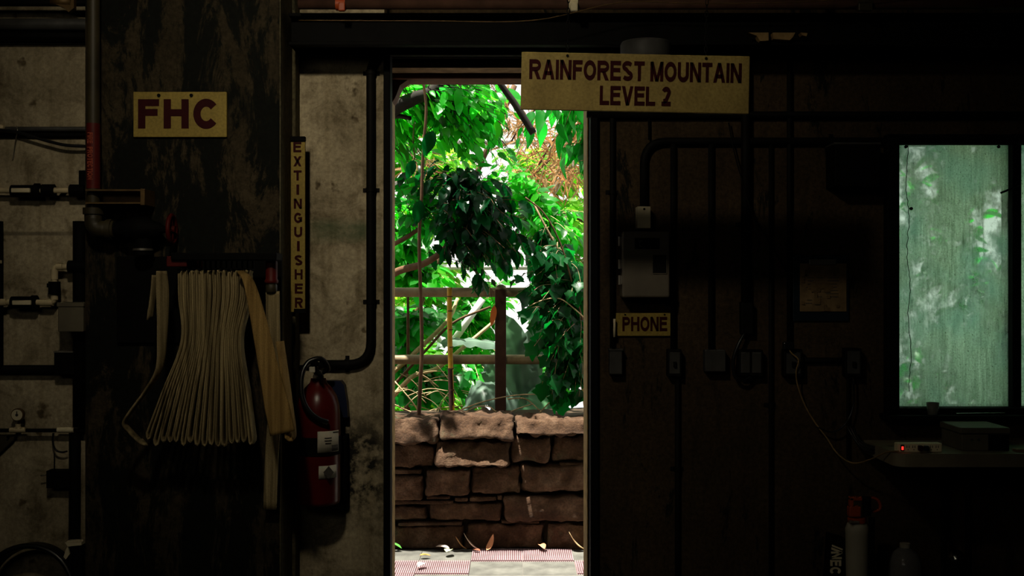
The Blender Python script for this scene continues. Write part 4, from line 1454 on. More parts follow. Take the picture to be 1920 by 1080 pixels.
# ------------------------------------------------------------------ dry-stone wall
def stone_bm(b, x0, x1, z0, z1, y0, depth, seed, rough=.016, tilt=.004):
    L, Dp, Hh = x1 - x0, depth, z1 - z0
    nx, ny, nz = max(6, int(L / .016)), 6, max(5, int(Hh / .014))
    c = Vector(((x0 + x1) / 2, y0 + depth / 2, (z0 + z1) / 2))
    hx, hy, hz = L / 2, Dp / 2, Hh / 2
    cache = {}
    er = min(.022, Hh * .3)
    sl = noise.noise(Vector((seed * 3.1, 0, 1))) * .05
    sk = noise.noise(Vector((seed * 1.7, 4, 1))) * .12
    def vert(i, j, k):
        key = (i, j, k)
        if key in cache: return cache[key]
        p = Vector((-hx + L * i / nx, -hy + Dp * j / ny, -hz + Hh * k / nz))
        q = Vector((max(-hx + er, min(hx - er, p.x)), max(-hy + er, min(hy - er, p.y)), max(-hz + er, min(hz - er, p.z))))
        dlt = p - q
        if dlt.length > 1e-6:
            n = dlt.normalized()
            p = q + n * er
        else:
            n = Vector((0, -1 if j == 0 else 1, 0))
        w_ = c + p
        f1 = noise.fractal(w_ * 9 + Vector((seed * 5, 0, 0)), .75, 2.1, 5)
        f2 = noise.noise(w_ * 22 + Vector((0, seed, 0)))
        ridge = abs(noise.noise(w_ * 13 + Vector((seed, seed, 0))))
        w_ = w_ + n * (f1 * rough + f2 * rough * .35 - ridge * rough * .8)
        w_.z += (p.x) * sl
        w_.x += p.z * sk
        if j < 3: w_.y += (p.z / max(hz, .01)) * tilt
        v = b.bm.verts.new(w_)
        cache[key] = v
        return v
    F = lambda *v: b._face(list(v), True)
    for i in range(nx):
        for k in range(nz):
            F(vert(i, 0, k), vert(i + 1, 0, k), vert(i + 1, 0, k + 1), vert(i, 0, k + 1))
            F(vert(i, ny, k), vert(i, ny, k + 1), vert(i + 1, ny, k + 1), vert(i + 1, ny, k))
    for i in range(nx):
        for j in range(ny):
            F(vert(i, j, 0), vert(i, j + 1, 0), vert(i + 1, j + 1, 0), vert(i + 1, j, 0))
            F(vert(i, j, nz), vert(i + 1, j, nz), vert(i + 1, j + 1, nz), vert(i, j + 1, nz))
    for j in range(ny):
        for k in range(nz):
            F(vert(0, j, k), vert(0, j, k + 1), vert(0, j + 1, k + 1), vert(0, j + 1, k))
            F(vert(nx, j, k), vert(nx, j + 1, k), vert(nx, j + 1, k + 1), vert(nx, j, k + 1))
dsn = 6.55
sw_ = thing('stone_wall', (at(915, 0, dsn).x, dsn - 5, 0), 'low dry-stone wall of red sandstone blocks across the doorway', 'stone wall')
stones = [
    (700, 784, 822, 831), (824, 778, 963, 823), (965, 786, 1104, 816), (596, 780, 697, 830), (1106, 784, 1230, 826),
    (726, 833, 816, 879), (819, 824, 955, 873), (958, 820, 1032, 869), (1035, 818, 1110, 868), (600, 833, 723, 880), (1113, 828, 1240, 872),
    (690, 891, 794, 940), (798, 879, 882, 930), (884, 874, 977, 926), (979, 872, 1120, 923), (590, 884, 687, 940), (1123, 874, 1240, 925),
    (700, 948, 801, 978), (804, 942, 941, 979), (943, 929, 1110, 977), (590, 944, 697, 980), (1112, 930, 1240, 978),
    (690, 988, 869, 1031), (872, 983, 1022, 1031), (1026, 981, 1120, 1031), (590, 984, 687, 1031), (1123, 981, 1240, 1031)]
for i, (a_, y0_, c_, y1_) in enumerate(stones):
    b = MB()
    x0, x1, z0, z1 = rect(a_, y0_, c_, y1_, dsn)
    if y1_ == 1031: z0 = 0.0
    yoff = noise.noise(Vector((i * 1.37, 2.3, .4))) * .05
    top = i < 5
    stone_bm(b, x0, x1, z0, z1, dsn - 5 - (.035 if top else .062 if i == 6 else 0) + (0 if top else yoff), .32, i + 1, .024 if i in (0, 1, 2, 6) else .017, .038 if top else .04 if i == 6 else .012 if i in (7, 13, 22) else .003)
    b.build('stone', M['stone'], sw_)
for i, (a_, y0_, c_, y1_) in enumerate(((735, 881, 790, 890), (800, 931, 843, 937), (726, 939, 850, 947), (852, 934, 877, 941), (880, 932, 931, 941), (932, 929, 942, 939), (745, 980, 866, 987), (940, 977, 1012, 983), (690, 833, 724, 879), (1050, 869, 1110, 873))):
    b = MB()
    x0, x1, z0, z1 = rect(a_, y0_, c_, y1_, dsn)
    stone_bm(b, x0, x1, z0, z1, dsn - 5 + .012, .2, i + 60, .004)
    b.build('chip', M['stone'], sw_)
b = MB().box((at(590, 0, dsn).x, 1.66, 0), (at(1240, 0, dsn).x, 1.86, at(0, 795, dsn).z))
b.build('core', M['soil'], sw_)

# ------------------------------------------------------------------ walkway mats
tile = .283
def mat_tile(x, y, pink, label):
    t = thing('floor_mat_tile', (x + tile / 2, y + tile / 2, 0), label, 'mat tile', 'mat tiles on the walkway')
    m = M['pink' if pink else 'greymat']
    MB().box((x + .001, y + .001, 0), (x + tile - .001, y + tile - .001, .006)).build('base', m, t)
    if pink:
        b = MB()
        n = 26
        for i in range(n):
            xx = x + (i + .5) * tile / n
            b.box((xx - .0024, y + .002, .006), (xx + .0024, y + tile - .002, .014))
        for j in range(9):
            yy = y + (j + .5) * tile / 9
            b.box((x + .002, yy - .0025, .006), (x + tile - .002, yy + .0025, .0115))
        b.build('rib', m, t)
    else:
        b = MB()
        for i in range(52):
            xx = x + (i + .5) * tile / 52
            b.box((xx - .0012, y + .003, .006), (xx + .0012, y + tile - .003, .0078))
        b.build('rib', m, t)
xs = at(883, 0, 6.3).x
rows = [('far row, against the stone wall', 1.26, {-3: 0, -2: 0, -1: 0, 0: 1, 1: 1, 2: 0}),
        ('middle row', 1.26 - tile, {-3: 1, -2: 1, -1: 1, 0: 0, 1: 0, 2: 1}),
        ('near row, by the threshold', 1.26 - 2 * tile, {-3: 0, -2: 1, -1: 0, 0: 0, 1: 0, 2: 0})]
colname = {-3: 'leftmost', -2: 'second from left', -1: 'third from left', 0: 'fourth from left', 1: 'fifth from left', 2: 'rightmost'}
for rn, yy, cells in rows:
    for c_, pk in cells.items():
        if c_ == -3 and True:
            if rn.startswith('near') or rn.startswith('far'): continue
        mat_tile(xs + c_ * tile, yy, pk, ('pink ribbed' if pk else 'worn grey') + ' mat tile, %s in the %s' % (colname[c_], rn))

# ------------------------------------------------------------------ leaves
class Leaves:
    def __init__(self):
        self.v, self.f, self.c, self.n = [], [], [], 0

    def add(self, pos, direction, up, length, width, tint, shape='oval', curl=.25, fold=.25, seg=6):
        x = Vector(direction).normalized()
        z = Vector(up) - x * Vector(up).dot(x)
        z = z.normalized() if z.length > 1e-4 else x.orthogonal().normalized()
        y = z.cross(x)
        base = self.n
        for i in range(seg + 1):
            t = i / seg
            if shape == 'oval':
                ww = math.sin(math.pi * min(1, t ** .85)) ** .8 if 0 < t < 1 else 0
            elif shape == 'tip':
                ww = (math.sin(math.pi * t ** .7) ** .9) * (1 - .25 * t) if 0 < t < 1 else 0
            else:                                   # lobed
                ww = (math.sin(math.pi * t ** .55) ** .7) * (1 + .38 * math.cos(t * 4 * math.pi)) if 0 < t < 1 else 0
            ww = ww * width / 2
            drop = -curl * length * t * t
            ctr = pos + x * (length * t * (1 - .12 * curl)) + z * drop
            wav = .06 * length * math.sin(t * 9 + base) * .3
            rib = (.022 * length if i % 2 else -.022 * length) if seg >= 10 else 0
            for s in (-1, 0, 1):
                self.v.append(ctr + y * (ww * s) + z * (abs(s) * (ww * fold + rib) + s * wav))
                self.c.append(tint)
        for i in range(seg):
            a = base + 3 * i
            self.f.append((a, a + 1, a + 4, a + 3))
            self.f.append((a + 1, a + 2, a + 5, a + 4))
        self.n += 3 * (seg + 1)

    def build(self, name, mat, parent):
        o0 = wl(parent)
        me = bpy.data.meshes.new(name)
        me.from_pydata([tuple(p - o0) for p in self.v], [], self.f)
        ca = me.color_attributes.new('tint', 'FLOAT_COLOR', 'POINT')
        arr = np.array([(c[0], c[1], c[2], 1.0) for c in self.c], dtype=np.float32).ravel()
        ca.data.foreach_set('color', arr)
        me.polygons.foreach_set('use_smooth', [True] * len(me.polygons))
        me.materials.append(mat)
        me.update()
        o = bpy.data.objects.new(name, me)
        COL.objects.link(o)
        o.parent = parent
        return o


def tint(v=.3, warm=.15):
    k = 1 + random.uniform(-v, v)
    wv = random.uniform(-warm, warm)
    return (k * (1 + wv * 1.6), k, k * (1 - wv))


def plant(name, label, cat, root, blobs, leaf, mat, nb, per, group=None, stemmat='stem', r0=.012, width=.45, shape='oval', droop=.5,
          curl=.25, v=.3, warm=.15, seg=6, spread=.16, twig=.0025, seed=1, trunk=None, trunk_r=None):
    """root: ground point; trunk: extra way points; blobs: (centre, radii, weight) volumes filled with leafy twigs"""
    random.seed(seed)
    t = thing(name, root, label, cat, group)
    way = [Vector(root)] + [Vector(p) for p in (trunk or [])]
    if len(way) == 1:
        way.append(Vector(blobs[0][0]))
    sp = spline(way, 8)
    b = MB()
    n = len(sp)
    b.tube(sp, [r0 * (1 - .65 * i / n) for i in range(n)], 9)
    L = Leaves()
    tot = sum(q[2] for q in blobs)
    for c, rad, wgt in blobs:
        c = Vector(c)
        rad = Vector(rad)
        for k in range(max(1, int(nb * wgt / tot))):
            while True:
                u = Vector((random.uniform(-1, 1), random.uniform(-1, 1), random.uniform(-1, 1)))
                if u.length < 1: break
            u *= 1.18
            e = c + Vector((u.x * rad.x, u.y * rad.y, u.z * rad.z))
            s = min(random.sample(sp[n // 3:], min(6, n - n // 3)), key=lambda p: (p - e).length)
            dirv = (e - s)
            ln = dirv.length
            s2 = e - dirv.normalized() * min(ln, spread * 2.2) + Vector((0, 0, random.uniform(0, .05)))
            pts = spline([s2, (s2 + e) / 2 + Vector((random.uniform(-.03, .03), random.uniform(-.03, .03), .03)), e], 4)
            b.tube(pts, [twig * (1 - .6 * i / len(pts)) for i in range(len(pts))], 5)
            if ln > spread * 2.2 and k % 3 == 0:
                mid = (s + s2) / 2 + Vector((random.uniform(-.05, .05), random.uniform(-.05, .05), random.uniform(0, .08)))
                b.tube(spline([s, mid, s2], 5), twig * 1.4, 5)
            td = (e - s2).normalized()
            for j in range(per):
                f = .15 + .85 * (j + random.random() * .6) / per
                p = pts[min(len(pts) - 1, int(f * (len(pts) - 1)))]
                side = td.cross(Vector((0, 0, 1)))
                side = side.normalized() if side.length > .05 else Vector((1, 0, 0))
                sg = 1 if j % 2 else -1
                dv = td * random.uniform(.2, .8) + side * sg * random.uniform(.3, 1) + Vector((random.uniform(-.5, .5), random.uniform(-.5, .5), random.uniform(-.3, .3) - droop))
                up = Vector((random.uniform(-.5, .5), random.uniform(-.8, .3), random.uniform(.4, 1)))
                l = leaf * random.choice((.5, .7, .85, 1, 1.1, 1.25)) * random.uniform(.9, 1.1)
                L.add(p, dv, up, l, l * width * random.uniform(.85, 1.15), tint(v, warm), shape, curl * random.uniform(.3, 1.5), random.uniform(.1, .35), seg)
    b.build('stem', M[stemmat], t)
    L.build('foliage', mat, t)
    return t


def blob(px, py, d, rx, ry, rd, wgt=1.0):
    c = at(px, py, d)
    s = d / F_PX
    return (c, (rx * s, rd, ry * s), wgt)


def gnd(px, d):
    p = at(px, 0, d)
    return Vector((p.x, p.y, hill(p.x, p.y)))

# tree with the dark limb, upper left
t = plant('broadleaf_tree', 'bright green leafy tree filling the top left of the doorway', 'tree', gnd(640, 7.6),
      [blob(790, 180, 7.2, 60, 45, .35, 1.0), blob(850, 240, 7.2, 75, 60, .4, 1.5), blob(765, 290, 7.3, 45, 60, .35, .9), blob(925, 215, 7.1, 55, 40, .35, 1.1), blob(870, 160, 7.3, 70, 35, .35, .7),
       blob(910, 290, 7.1, 60, 35, .3, .8), blob(610, -70, 6.45, 70, 40, .14, .25), blob(850, -40, 6.5, 60, 40, .12, .12)],
      .1, M['lf_bright'], 290, 6, r0=.07, width=.46, droop=.35, v=.6, warm=.35, spread=.22, seed=11, stemmat='bark',
      trunk=[at(655, 420, 7.4), at(690, 240, 7.1), at(735, 205, 6.85), at(775, 185, 6.8), at(815, 164, 6.85), at(850, 80, 7.1)])
t2 = MB().tube(spline([at(690, 235, 7.1), at(738, 218, 6.9), at(770, 222, 6.85)], 6), [.022 - .0008 * i for i in range(13)], 9).build('limb', M['bark'], t)

# glossy shrub, centre; its shade is put into the leaf colour
plant('shaded_shrub', 'glossy-leaved branch, leaves coloured dark for shade, hanging in the middle of the doorway', 'shrub', gnd(655, 7.15),
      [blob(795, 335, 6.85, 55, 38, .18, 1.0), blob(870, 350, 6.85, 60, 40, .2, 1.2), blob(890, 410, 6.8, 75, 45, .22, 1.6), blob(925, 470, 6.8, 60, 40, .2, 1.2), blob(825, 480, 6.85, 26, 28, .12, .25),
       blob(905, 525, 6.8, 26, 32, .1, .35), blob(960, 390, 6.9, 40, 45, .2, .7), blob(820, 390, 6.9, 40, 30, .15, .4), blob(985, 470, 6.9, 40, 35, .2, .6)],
      .105, M['lf_shaded'], 125, 5, r0=.03, width=.44, droop=.8, curl=.3, v=.5, warm=.15, seed=21, spread=.14, seg=12,
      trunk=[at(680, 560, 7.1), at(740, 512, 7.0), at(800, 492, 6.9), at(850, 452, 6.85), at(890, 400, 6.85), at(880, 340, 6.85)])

plant('leafy_shrub', 'mid-green shrub woven behind the dark glossy leaves, centre', 'shrub', gnd(690, 7.5),
      [blob(780, 350, 7.1, 50, 50, .2, 1), blob(870, 330, 7.15, 70, 40, .2, 1), blob(930, 420, 7.1, 60, 50, .2, 1), blob(850, 430, 7.15, 50, 40, .2, .8), blob(960, 480, 7.1, 50, 40, .2, .8), blob(905, 505, 7.1, 50, 30, .2, .5)],
      .1, M['lf_mid'], 150, 6, r0=.02, width=.46, droop=.6, v=.45, warm=.2, seed=22, spread=.16,
      trunk=[at(690, 520, 7.4), at(770, 440, 7.2), at(860, 400, 7.15), at(920, 430, 7.1)])

# upper right hanging leaves
plant('drooping_tree', 'green tree with long leaves drooping at the top right corner', 'tree', gnd(1180, 7.3),
      [blob(1030, 225, 6.9, 30, 30, .15, 1), blob(1060, 240, 6.9, 35, 40, .15, 1.2), blob(1085, 290, 6.9, 18, 40, .12, .6), blob(985, 260, 7, 25, 25, .12, .5), blob(1040, 285, 6.95, 22, 18, .1, .4), blob(1080, 150, 7, 70, 40, .3, .7)],
      .15, M['lf_mid'], 34, 5, r0=.05, width=.42, droop=1.2, curl=.2, v=.3, seed=31, spread=.12, seg=8, shape='tip',
      trunk=[at(1190, 500, 7.2), at(1175, 200, 7.1), at(1110, 110, 7.0)])

# lobed vine on the right
plant('climbing_vine', 'dark lobed-leaf vine tumbling over the railing at right', 'vine', gnd(1120, 7.0),
      [blob(1030, 480, 6.95, 50, 35, .16, 1.0), blob(1060, 540, 6.9, 40, 45, .16, 1.1), blob(1020, 590, 6.85, 50, 40, .16, 1.2), blob(1045, 650, 6.85, 50, 45, .16, 1.5), blob(1065, 715, 6.85, 40, 40, .14, 1.2), blob(985, 545, 6.9, 25, 30, .1, .5), blob(1040, 740, 6.85, 40, 22, .1, .5)],
      .1, M['lf_vine'], 150, 6, r0=.014, width=.8, shape='lobed', droop=.8, v=.4, warm=.12, seed=41, spread=.12, stemmat='barkpale',
      trunk=[at(1105, 690, 6.95), at(1082, 600, 6.95), at(1060, 500, 6.95), at(1020, 420, 6.95), at(1000, 380, 7)])

# brighter growth behind, right of centre
plant('leafy_shrub', 'sunlit green shrub behind the vine, right of centre', 'shrub', gnd(1010, 7.9),
      [blob(945, 325, 7.6, 42, 32, .3, .7), blob(985, 375, 7.6, 40, 35, .3, .8), blob(1062, 430, 7.6, 42, 40, .3, 1.0), blob(990, 430, 7.6, 50, 40, .3, 1), blob(1075, 480, 7.7, 30, 40, .2, .6)],
      .1, M['lf_bright'], 150, 6, r0=.022, width=.5, droop=.45, v=.5, warm=.25, seed=51, spread=.18, stemmat='twig',
      trunk=[at(1015, 600, 7.8), at(1035, 470, 7.7), at(1010, 390, 7.6)])
plant('leafy_shrub', 'pale green shrub at the left door edge above the rail', 'shrub', gnd(765, 8.1),
      [blob(765, 470, 7.9, 40, 50, .3, 1.2), blob(800, 520, 7.9, 45, 25, .25, .9), blob(755, 400, 8, 30, 40, .25, .6)],
      .14, M['lf_bright'], 90, 7, r0=.018, width=.48, droop=.45, v=.35, warm=.3, seed=61, spread=.18, stemmat='stem')
plant('leafy_shrub', 'low green shrub left, seen between the two rails', 'shrub', gnd(760, 8.4),
      [blob(760, 620, 8.2, 40, 45, .3, 1.1), blob(815, 600, 8.3, 40, 35, .3, .7), blob(770, 720, 8.1, 45, 40, .3, 1.0), blob(850, 720, 8.3, 60, 35, .3, .9)],
      .12, M['lf_mid'], 120, 6, r0=.015, width=.6, droop=.4, v=.4, warm=.3, seed=71, spread=.18)

# backdrop: sunlit foliage farther off
far = [
    ('yellow-green tree far behind, top left of the doorway', 700, 10.5, [blob(770, 230, 10.5, 70, 90, .8, 1), blob(830, 330, 10.5, 70, 70, .8, .8), blob(655, 300, 10.5, 70, 130, .8, .9)], 81, 'lf_yellow'),
    ('yellow-green tree far behind the dead fronds, top right', 1140, 10.8, [blob(1040, 330, 10.8, 80, 50, .8, 1), blob(1060, 420, 10.6, 60, 50, .7, 1), blob(980, 300, 10.8, 60, 30, .6, .4)], 82, 'lf_yellow'),
    ('yellow-green shrub far behind the left rail', 770, 10.2, [blob(780, 420, 10.2, 60, 50, .7, .9), blob(800, 520, 10, 70, 40, .7, .9), blob(770, 610, 10, 50, 50, .7, .8), blob(665, 560, 10.2, 70, 130, .8, 1)], 83, 'lf_yellow'),
    ('green shrub far behind the bamboo stake', 880, 10.6, [blob(880, 600, 10.4, 60, 45, .7, 1), blob(920, 560, 10.4, 50, 40, .7, .7), blob(900, 690, 10, 60, 50, .6, 1)], 84, 'lf_bright'),
    ('green shrub far behind the climbing vine', 1040, 10.8, [blob(1050, 560, 10.6, 60, 60, .8, 1), blob(1040, 680, 10.2, 60, 60, .8, 1), blob(1160, 520, 10.5, 70, 150, .8, 1)], 85, 'lf_bright'),
    ('yellow-green shrub far behind, low at the left', 790, 9.8, [blob(790, 690, 9.6, 50, 45, .5, 1), blob(760, 750, 9.4, 50, 30, .5, .7), blob(850, 745, 9.6, 60, 30, .5, .7)], 86, 'lf_yellow')]
for lab, px, dd, bl, sd_, mt in far:
    plant('distant_shrub', lab, 'shrub', gnd(px, dd), bl, .11, M[mt], 420, 7, 'sunlit plants in the far background', r0=.03, width=.6, droop=.3, v=.35, warm=.25, seg=4, seed=sd_, spread=.28, twig=.004, stemmat='twig')
# growth outside the window
plant('window_shrub', 'leafy shrub outside the window, blurred by the pane', 'shrub', gnd(1830, 7.6),
      [blob(1850, 560, 7.4, 110, 130, .5, 1.4), blob(1720, 480, 7.6, 60, 160, .4, .8), blob(1780, 720, 7.4, 150, 90, .5, 1.2), blob(1760, 300, 7.6, 120, 60, .4, .7)],
      .16, M['lf_mid'], 85, 5, r0=.03, width=.5, droop=.4, v=.35, warm=.2, seg=4, seed=91, spread=.22)
# building corner post outside dark, right part of wall handled by planted slope

# ------------------------------------------------------------------ banana plant
def banana(b, pts, wmax, ups):
    """big blade along a midrib"""
    L = Leaves.__new__(Leaves)
    return
random.seed(101)
tb = thing('banana_plant', gnd(960, 7.9), 'grey-green banana plant with broad blades behind the post', 'plant')
L = Leaves()
def blade(mid, wmax, nrm, n=26, m=5, torn=.0, k=.75):
    sp = spline(mid, max(2, n // (len(mid) - 1)))
    n_ = len(sp)
    base = L.n
    for i, p in enumerate(sp):
        t_ = i / (n_ - 1)
        ww = wmax / 2 * (math.sin(math.pi * min(1, .06 + .94 * t_) ** .7) ** .6)
        if t_ > .98: ww = .01
        tn = (sp[min(i + 1, n_ - 1)] - sp[max(i - 1, 0)]).normalized()
        y = Vector(nrm).cross(tn).normalized()
        z = tn.cross(y)
        for j in range(-m, m + 1):
            s = j / m
            e = 1 + (random.uniform(-torn, torn) if abs(j) == m else 0)
            p2 = p + y * (ww * s * e) + z * (-.30 * ww * s * s + .012 * math.sin(i * 1.9) * abs(s)) + tn * (.2 * ww * abs(s))
            L.v.append(p2)
            q = k * (1 + .12 * math.sin(i * 1.9) + random.uniform(-.06, .06)) * (1.5 if j == 0 else 1)
            L.c.append((q, q, q))
    r_ = 2 * m + 1
    for i in range(n_ - 1):
        for j in range(r_ - 1):
            a_ = base + i * r_ + j
            L.f.append((a_, a_ + 1, a_ + r_ + 1, a_ + r_))
    L.n += n_ * r_
dB = 7.7
blade([at(985, 800, dB), at(975, 700, dB), at(955, 630, dB), at(935, 590, dB - .05)], .24, (-.2, -1, .3), k=.7)
blade([at(975, 800, dB - .1), at(945, 745, dB - .15), at(905, 730, dB - .2), at(868, 772, dB - .2)], .30, (0, -.6, 1), torn=.2, k=.75)
blade([at(1010, 830, dB), at(1022, 760, dB - .2), at(1026, 715, dB - .3)], .26, (.1, -1, .2), torn=.1, k=.8)
blade([at(990, 700, dB + .3), at(940, 650, dB + .2), at(880, 638, dB + .1), at(835, 640, dB), at(812, 655, dB)], .13, (0, -.5, 1), torn=.15, k=.9)
blade([at(1000, 760, dB), at(990, 690, dB), at(1000, 640, dB), at(1030, 610, dB)], .2, (0, -1, .1), k=.6)
blade([at(970, 800, dB + .1), at(925, 700, dB + .1), at(905, 680, dB)], .16, (0, -1, .4), k=.7)
L.build('blade', M['lf_banana'], tb)
g0 = gnd(975, dB)
MB().tube(spline([gnd(960, 7.9), at(985, 860, dB), at(985, 790, dB)], 5), .04, 12).build('pseudostem', M['barkpale'], tb)

# ------------------------------------------------------------------ dead brown fronds
def tangle(label, spots, seed, n, root):
    random.seed(seed)
    t = thing('dead_frond', root, label, 'dead fronds', 'dead brown fronds')
    L = Leaves()
    b = MB()
    for (px, py, dd, rx, ry) in spots:
        for k in range(n):
            p = at(px + random.gauss(0, rx * .5), py + random.gauss(0, ry * .5), dd + random.uniform(-.3, .3))
            ln = random.uniform(.1, .32)
            dv = Vector((random.uniform(-1, 1), random.uniform(-.4, .4), random.uniform(-1.4, .2))).normalized()
            L.add(p, dv, Vector((random.uniform(-1, 1), -1, random.uniform(-.3, 1))), ln, random.uniform(.006, .02), tint(.4, .15), 'tip', random.uniform(0, .5), .3, 5)
        b.tube(spline([at(px + rx, py - ry, dd), at(px, py, dd), at(px - rx * .6, py + ry, dd)], 5), .008, 6)
    b.tube(spline([Vector(root), at(spots[0][0] + 60, spots[0][1], spots[0][2])], 6), .02, 8)
    b.build('stalk', M['stem'], t)
    L.build('frond', M['dead'], t)
tangle('brown dead frond tangle at the top right of the doorway', [(1040, 260, 8.6, 50, 50), (980, 230, 8.7, 40, 40), (1060, 310, 8.5, 30, 25), (1000, 330, 8.6, 30, 30), (1085, 230, 8.6, 25, 40)], 5, 95, gnd(1180, 8.6))
tangle('brown dead frond tangle at the top left, behind leaves', [(905, 160, 8.4, 50, 20), (770, 215, 8.4, 30, 40), (830, 150, 8.5, 40, 20), (780, 300, 8.4, 25, 30)], 6, 42, gnd(640, 8.4))

# ------------------------------------------------------------------ stems, stake, railing
random.seed(7)
t = thing('thin_sapling', at(786, 782, 6.72), 'thin bare brown sapling stem rising from the stone wall', 'sapling')
pts = spline([at(785, 786, 6.72), at(788, 720, 6.72), at(791, 650, 6.72), at(789, 560, 6.72), at(786, 450, 6.72), at(790, 380, 6.72), at(793, 290, 6.72), at(799, 210, 6.72), at(795, 165, 6.72), at(787, 130, 6.72), at(783, 60, 6.72)], 6)
MB().tube(pts, [.0125 * (1 - .5 * i / len(pts)) for i in range(len(pts))], 8).build('stem', M['stem'], t)
L = Leaves()
for (px, py, l) in ((788, 375, .15), (812, 245, .16), (776, 300, .12)):
    L.add(at(px, py, 6.7), Vector((random.uniform(-.4, .4), -.2, -1)), Vector((.2, -1, .3)), l, l * .5, tint(.2, .05), 'oval', .25, .25, 8)
L.build('foliage', M['lf_shaded'], t)
L = Leaves()
L.add(at(927, 572, 6.98), Vector((-.1, -.2, -1)), Vector((.3, -1, .2)), .13, .04, (1.2, .5, .3), 'oval', .2, .2, 8)
t = thing('yellowed_leaf', at(927, 612, 6.98), 'yellow withered leaf hanging beside the railing post', 'leaf')
L.build('leaf_blade', M['dead'], t)
MB().tube(spline([at(927, 572, 6.98), at(922, 558, 6.95), at(918, 535, 6.9), at(910, 510, 6.88)], 4), .0018, 5).build('stalk', M['stem'], t)
t = thing('bamboo_stake', at(849, 778, 6.8), 'yellow bamboo stake leaning behind the stone wall', 'stake')
pts = [at(849, 800, 6.85), at(845, 690, 6.85), at(843, 600, 6.85), at(843, 539, 6.85)]
MB().tube(spline(pts, 6), .0155, 12).build('cane', M['bamboo'], t)
b = MB()
for py in (555, 582, 617, 650, 690, 730):
    px = 843 + (py - 539) * .02
    b.cyl(at(px, py, 6.85), at(px, py + 2, 6.85), .0175, 12)
b.build('node', M['stem'], t)
MB().cyl(at(847.5, 778, 6.85), at(844.5, 690, 6.85), .0165, 12).build('stained_foot', M['rust'], t)
t = thing('railing', gnd(938, 7.15), 'pipe railing with square post and two rails behind the wall', 'railing')
dR = 7.1
MB().box(at(928, 800, dR - .02), Vector((at(949, 0, dR).x, dR - 5 + .045, at(0, 543, dR).z)), .006).build('post', M['rust'], t)
pp = at(939, 540, dR)
MB().lathe([(.034, 0), (.034, .01), (.03, .022), (.012, .032)], (pp.x, pp.y + .02, at(0, 543, dR).z), seg=20).build('post_cap', M['rail'], t)
for py in (548, 674):
    MB().cyl(at(500, py, dR + .06), at(1400, py, dR + .06), .03, 20).build('rail', M['rail'], t)
# support for the rails beyond the frame
for px in (520, 1380):
    MB().box((at(px - 10, 0, dR).x, dR - 5, .6), (at(px + 10, 0, dR).x, dR - 5 + .06, at(0, 543, dR).z), .006).build('post', M['rust'], t)

# slanting trunks and vines
def cane(name, pts, r, mat, label, cat='branch', group=None):
    pts = spline(pts, 6)
    t = MB().tube(pts, [r * (1 - .3 * i / len(pts)) for i in range(len(pts))], 9).build(name, M[mat])
    return tag(t, label, cat, group)
g = 'bare branches among the plants'
cane('dark_branch', [at(1000, 250, 6.7), at(966, 196, 6.7), at(940, 160, 6.7), at(905, 110, 6.7), at(860, 60, 6.7)], .022, 'bark', 'black slanting branch at the top, left of the hanging sign', 'branch', g)
cane('bare_branch', [at(735, 700, 8), at(790, 650, 8), at(840, 600, 8), at(858, 560, 8.1)], .018, 'twig', 'pale slanting branch crossing behind the sapling, between the rails', 'branch', g)
cane('bare_branch', [at(740, 720, 7.9), at(800, 655, 7.9), at(850, 605, 7.9), at(920, 575, 7.9)], .011, 'stem', 'thin brown branch crossing behind the bamboo stake', 'branch', g)
cane('bare_branch', [at(735, 745, 7.9), at(775, 705, 7.9), at(820, 690, 8), at(870, 650, 8), at(930, 600, 8.1)], .017, 'twig', 'pale curved branch rising to the post', 'branch', g)
cane('bare_branch', [at(1092, 600, 6.86), at(1070, 520, 6.86), at(1050, 455, 6.86), at(1020, 400, 6.86), at(985, 370, 6.86)], .006, 'stem', 'tan woody stem slanting through the vine at right', 'branch', g)
cane('bare_branch', [at(1100, 600, 6.84), at(1078, 580, 6.8), at(1050, 560, 6.8), at(1020, 562, 6.8), at(990, 575, 6.8)], .004, 'twig', 'thin tan twig sticking out of the vine leaves', 'branch', g)
cane('bare_branch', [at(1095, 415, 8), at(1060, 400, 8), at(1020, 395, 8.1), at(960, 340, 8.1)], .012, 'stem', 'brown twig high behind the vine at right', 'branch', g)
cane('hanging_vine', [at(776, 100, 7.0), at(778, 190, 7.0), at(775, 260, 7.0), at(778, 300, 7.0)], .006, 'barkpale', 'thin pale vine hanging left of the sapling stem', 'vine', g)
# dry vines lying along the wall top, one each
random.seed(17)
lab = ['long tan dry stalk arching over the middle of the wall top', 'tan dry stalk curling beside the bamboo foot', 'pale dry stalk slanting down at the left end of the wall top',
       'dry stalk crossing low behind the sapling foot', 'looped dry stalk in front of the banana leaf', 'dry stalk right of the post foot', 'second dry stalk right of the post', 'dry stalk leaning over the right capstone']
paths = [[(850, 775), (900, 755), (960, 742), (1010, 740), (1040, 750)], [(865, 778), (890, 764), (915, 762), (930, 772)], [(738, 758), (770, 772), (800, 778)],
         [(740, 715), (770, 750), (790, 780)], [(880, 778), (905, 768), (925, 780)], [(950, 775), (975, 765), (1000, 757)], [(952, 748), (985, 748), (1010, 768), (1020, 778)], [(1008, 778), (1030, 755), (1050, 735)]]
for lb, pa in zip(lab, paths):
    cane('dry_stalk', [at(x, y, 6.82 + random.uniform(-.05, .08)) for x, y in pa], .0042, 'twig', lb, 'dry stalk', 'dry stalks on top of the wall')
t = thing('dry_thicket', gnd(770, 7.7), 'tangle of thin dry canes low at the left behind the wall', 'thicket')
b = MB()
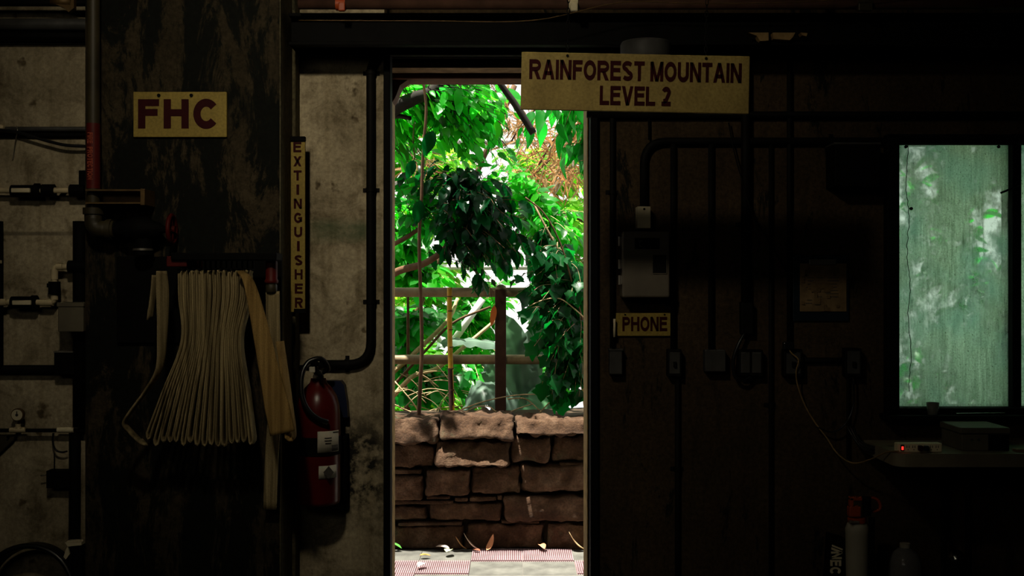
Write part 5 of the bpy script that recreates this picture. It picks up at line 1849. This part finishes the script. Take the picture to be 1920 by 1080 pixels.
for k in range(26):
    x, y = random.uniform(738, 900), random.uniform(690, 780)
    a = random.uniform(-1.2, 1.2)
    l = random.uniform(40, 110)
    dd = random.uniform(7.3, 7.9)
    p = [at(x - math.cos(a) * l / 2, y + math.sin(a) * l / 2 + 4, dd), at(x, y - random.uniform(-3, 5), dd + .05), at(x + math.cos(a) * l / 2, y - math.sin(a) * l / 2 + 4, dd + .1)]
    b.tube(spline(p, 5), random.uniform(.002, .004), 5)
b.build('cane', M['twig'], t)

# ------------------------------------------------------------------ greenhouse framework
t = thing('greenhouse_frame', (at(915, 0, 9.6).x, 4.6, hill(at(915, 0, 9.6).x, 4.6)), 'white greenhouse pipe framework beyond the plants', 'greenhouse frame')
dg = 9.6
segs = [((600, 265), (1300, 265), .026), ((600, 403), (1300, 403), .024), ((600, 501), (1300, 501), .024), ((600, 645), (1300, 645), .022),
        ((1092, 270), (1035, 362), .034), ((1035, 362), (980, 470), .03), ((1092, 270), (1040, 190), .03), ((1040, 430), (1085, 525), .022), ((770, 310), (740, 350), .03), ((812, 262), (768, 288), .03),
        ((905, 560), (850, 640), .03), ((770, 540), (830, 650), .022), ((940, 290), (975, 360), .026), ((752, 330), (770, 420), .02), ((868, 680), (910, 780), .022), ((836, 690), (836, 800), .02)]
for (a_, c_, r_) in segs:
    MB().tube([at(*a_, dg), at(*c_, dg)], r_, 12).build('strut', M['whitepipe'], t)
for px in (600, 1300):
    p = at(px, 200, dg)
    MB().cyl((p.x, p.y, hill(p.x, p.y)), p, .035, 12).build('upright', M['whitepipe'], t)

# ------------------------------------------------------------------ fallen leaves on the walkway
random.seed(23)
fl = [(742, 1031, (.12, .6, .1), .07, 'green fallen leaf at the left foot of the stone wall'),
      (828, 1030, (1.15, 1.1, 1.1), .09, 'white fallen leaf left of centre against the stone wall'),
      (866, 1027, (.5, .3, .15), .07, 'curled brown leaf at the wall foot'),
      (884, 1031, (1.1, .95, .9), .085, 'pale pink leaf lying beside the curled brown one'),
      (917, 1030, (1.1, .6, .35), .07, 'curled orange leaf standing at the wall foot'),
      (840, 1046, (.8, 1.1, .7), .085, 'pale green leaf on the grey mat tile'),
      (797, 1050, (.7, .4, .12), .06, 'small brown leaf on the pink tile seam'),
      (792, 1070, (1.2, 1.15, 1.05), .075, 'white heart-shaped leaf on the left pink tile'),
      (1082, 1032, (1.1, .95, .6), .09, 'tan leaf curling up at the right wall foot'),
      (895, 1040, (.5, .18, .12), .05, 'small dark red leaf on the pink tile'),
      (1015, 1031, (.9, .5, .3), .08, 'flat orange-brown leaf along the wall, right side')]
for px, py, tn, l, lb in fl:
    dd = 1.5 * F_PX / (py - 540)
    dd = min(dd, 6.5)
    p = at(px, py, dd)
    t = thing('fallen_leaf', (p.x, p.y, .016), lb, 'leaf', 'fallen leaves on the walkway')
    L = Leaves()
    a = random.uniform(0, 6.28)
    crl = random.uniform(.1, .4)
    if 'curl' in lb: crl = -1.0
    L.add(Vector((p.x - math.cos(a) * l / 2, p.y - math.sin(a) * l / 3, .018 + max(0, crl) * l)), Vector((math.cos(a), math.sin(a) * .6, .1)), (0, 0, 1), l, l * .55, tn, 'oval', crl, .35, 8)
    o = L.build('leaf_blade', M['lf_fallen'], t)
    so = o.modifiers.new('thickness', 'SOLIDIFY'); so.thickness = .0008
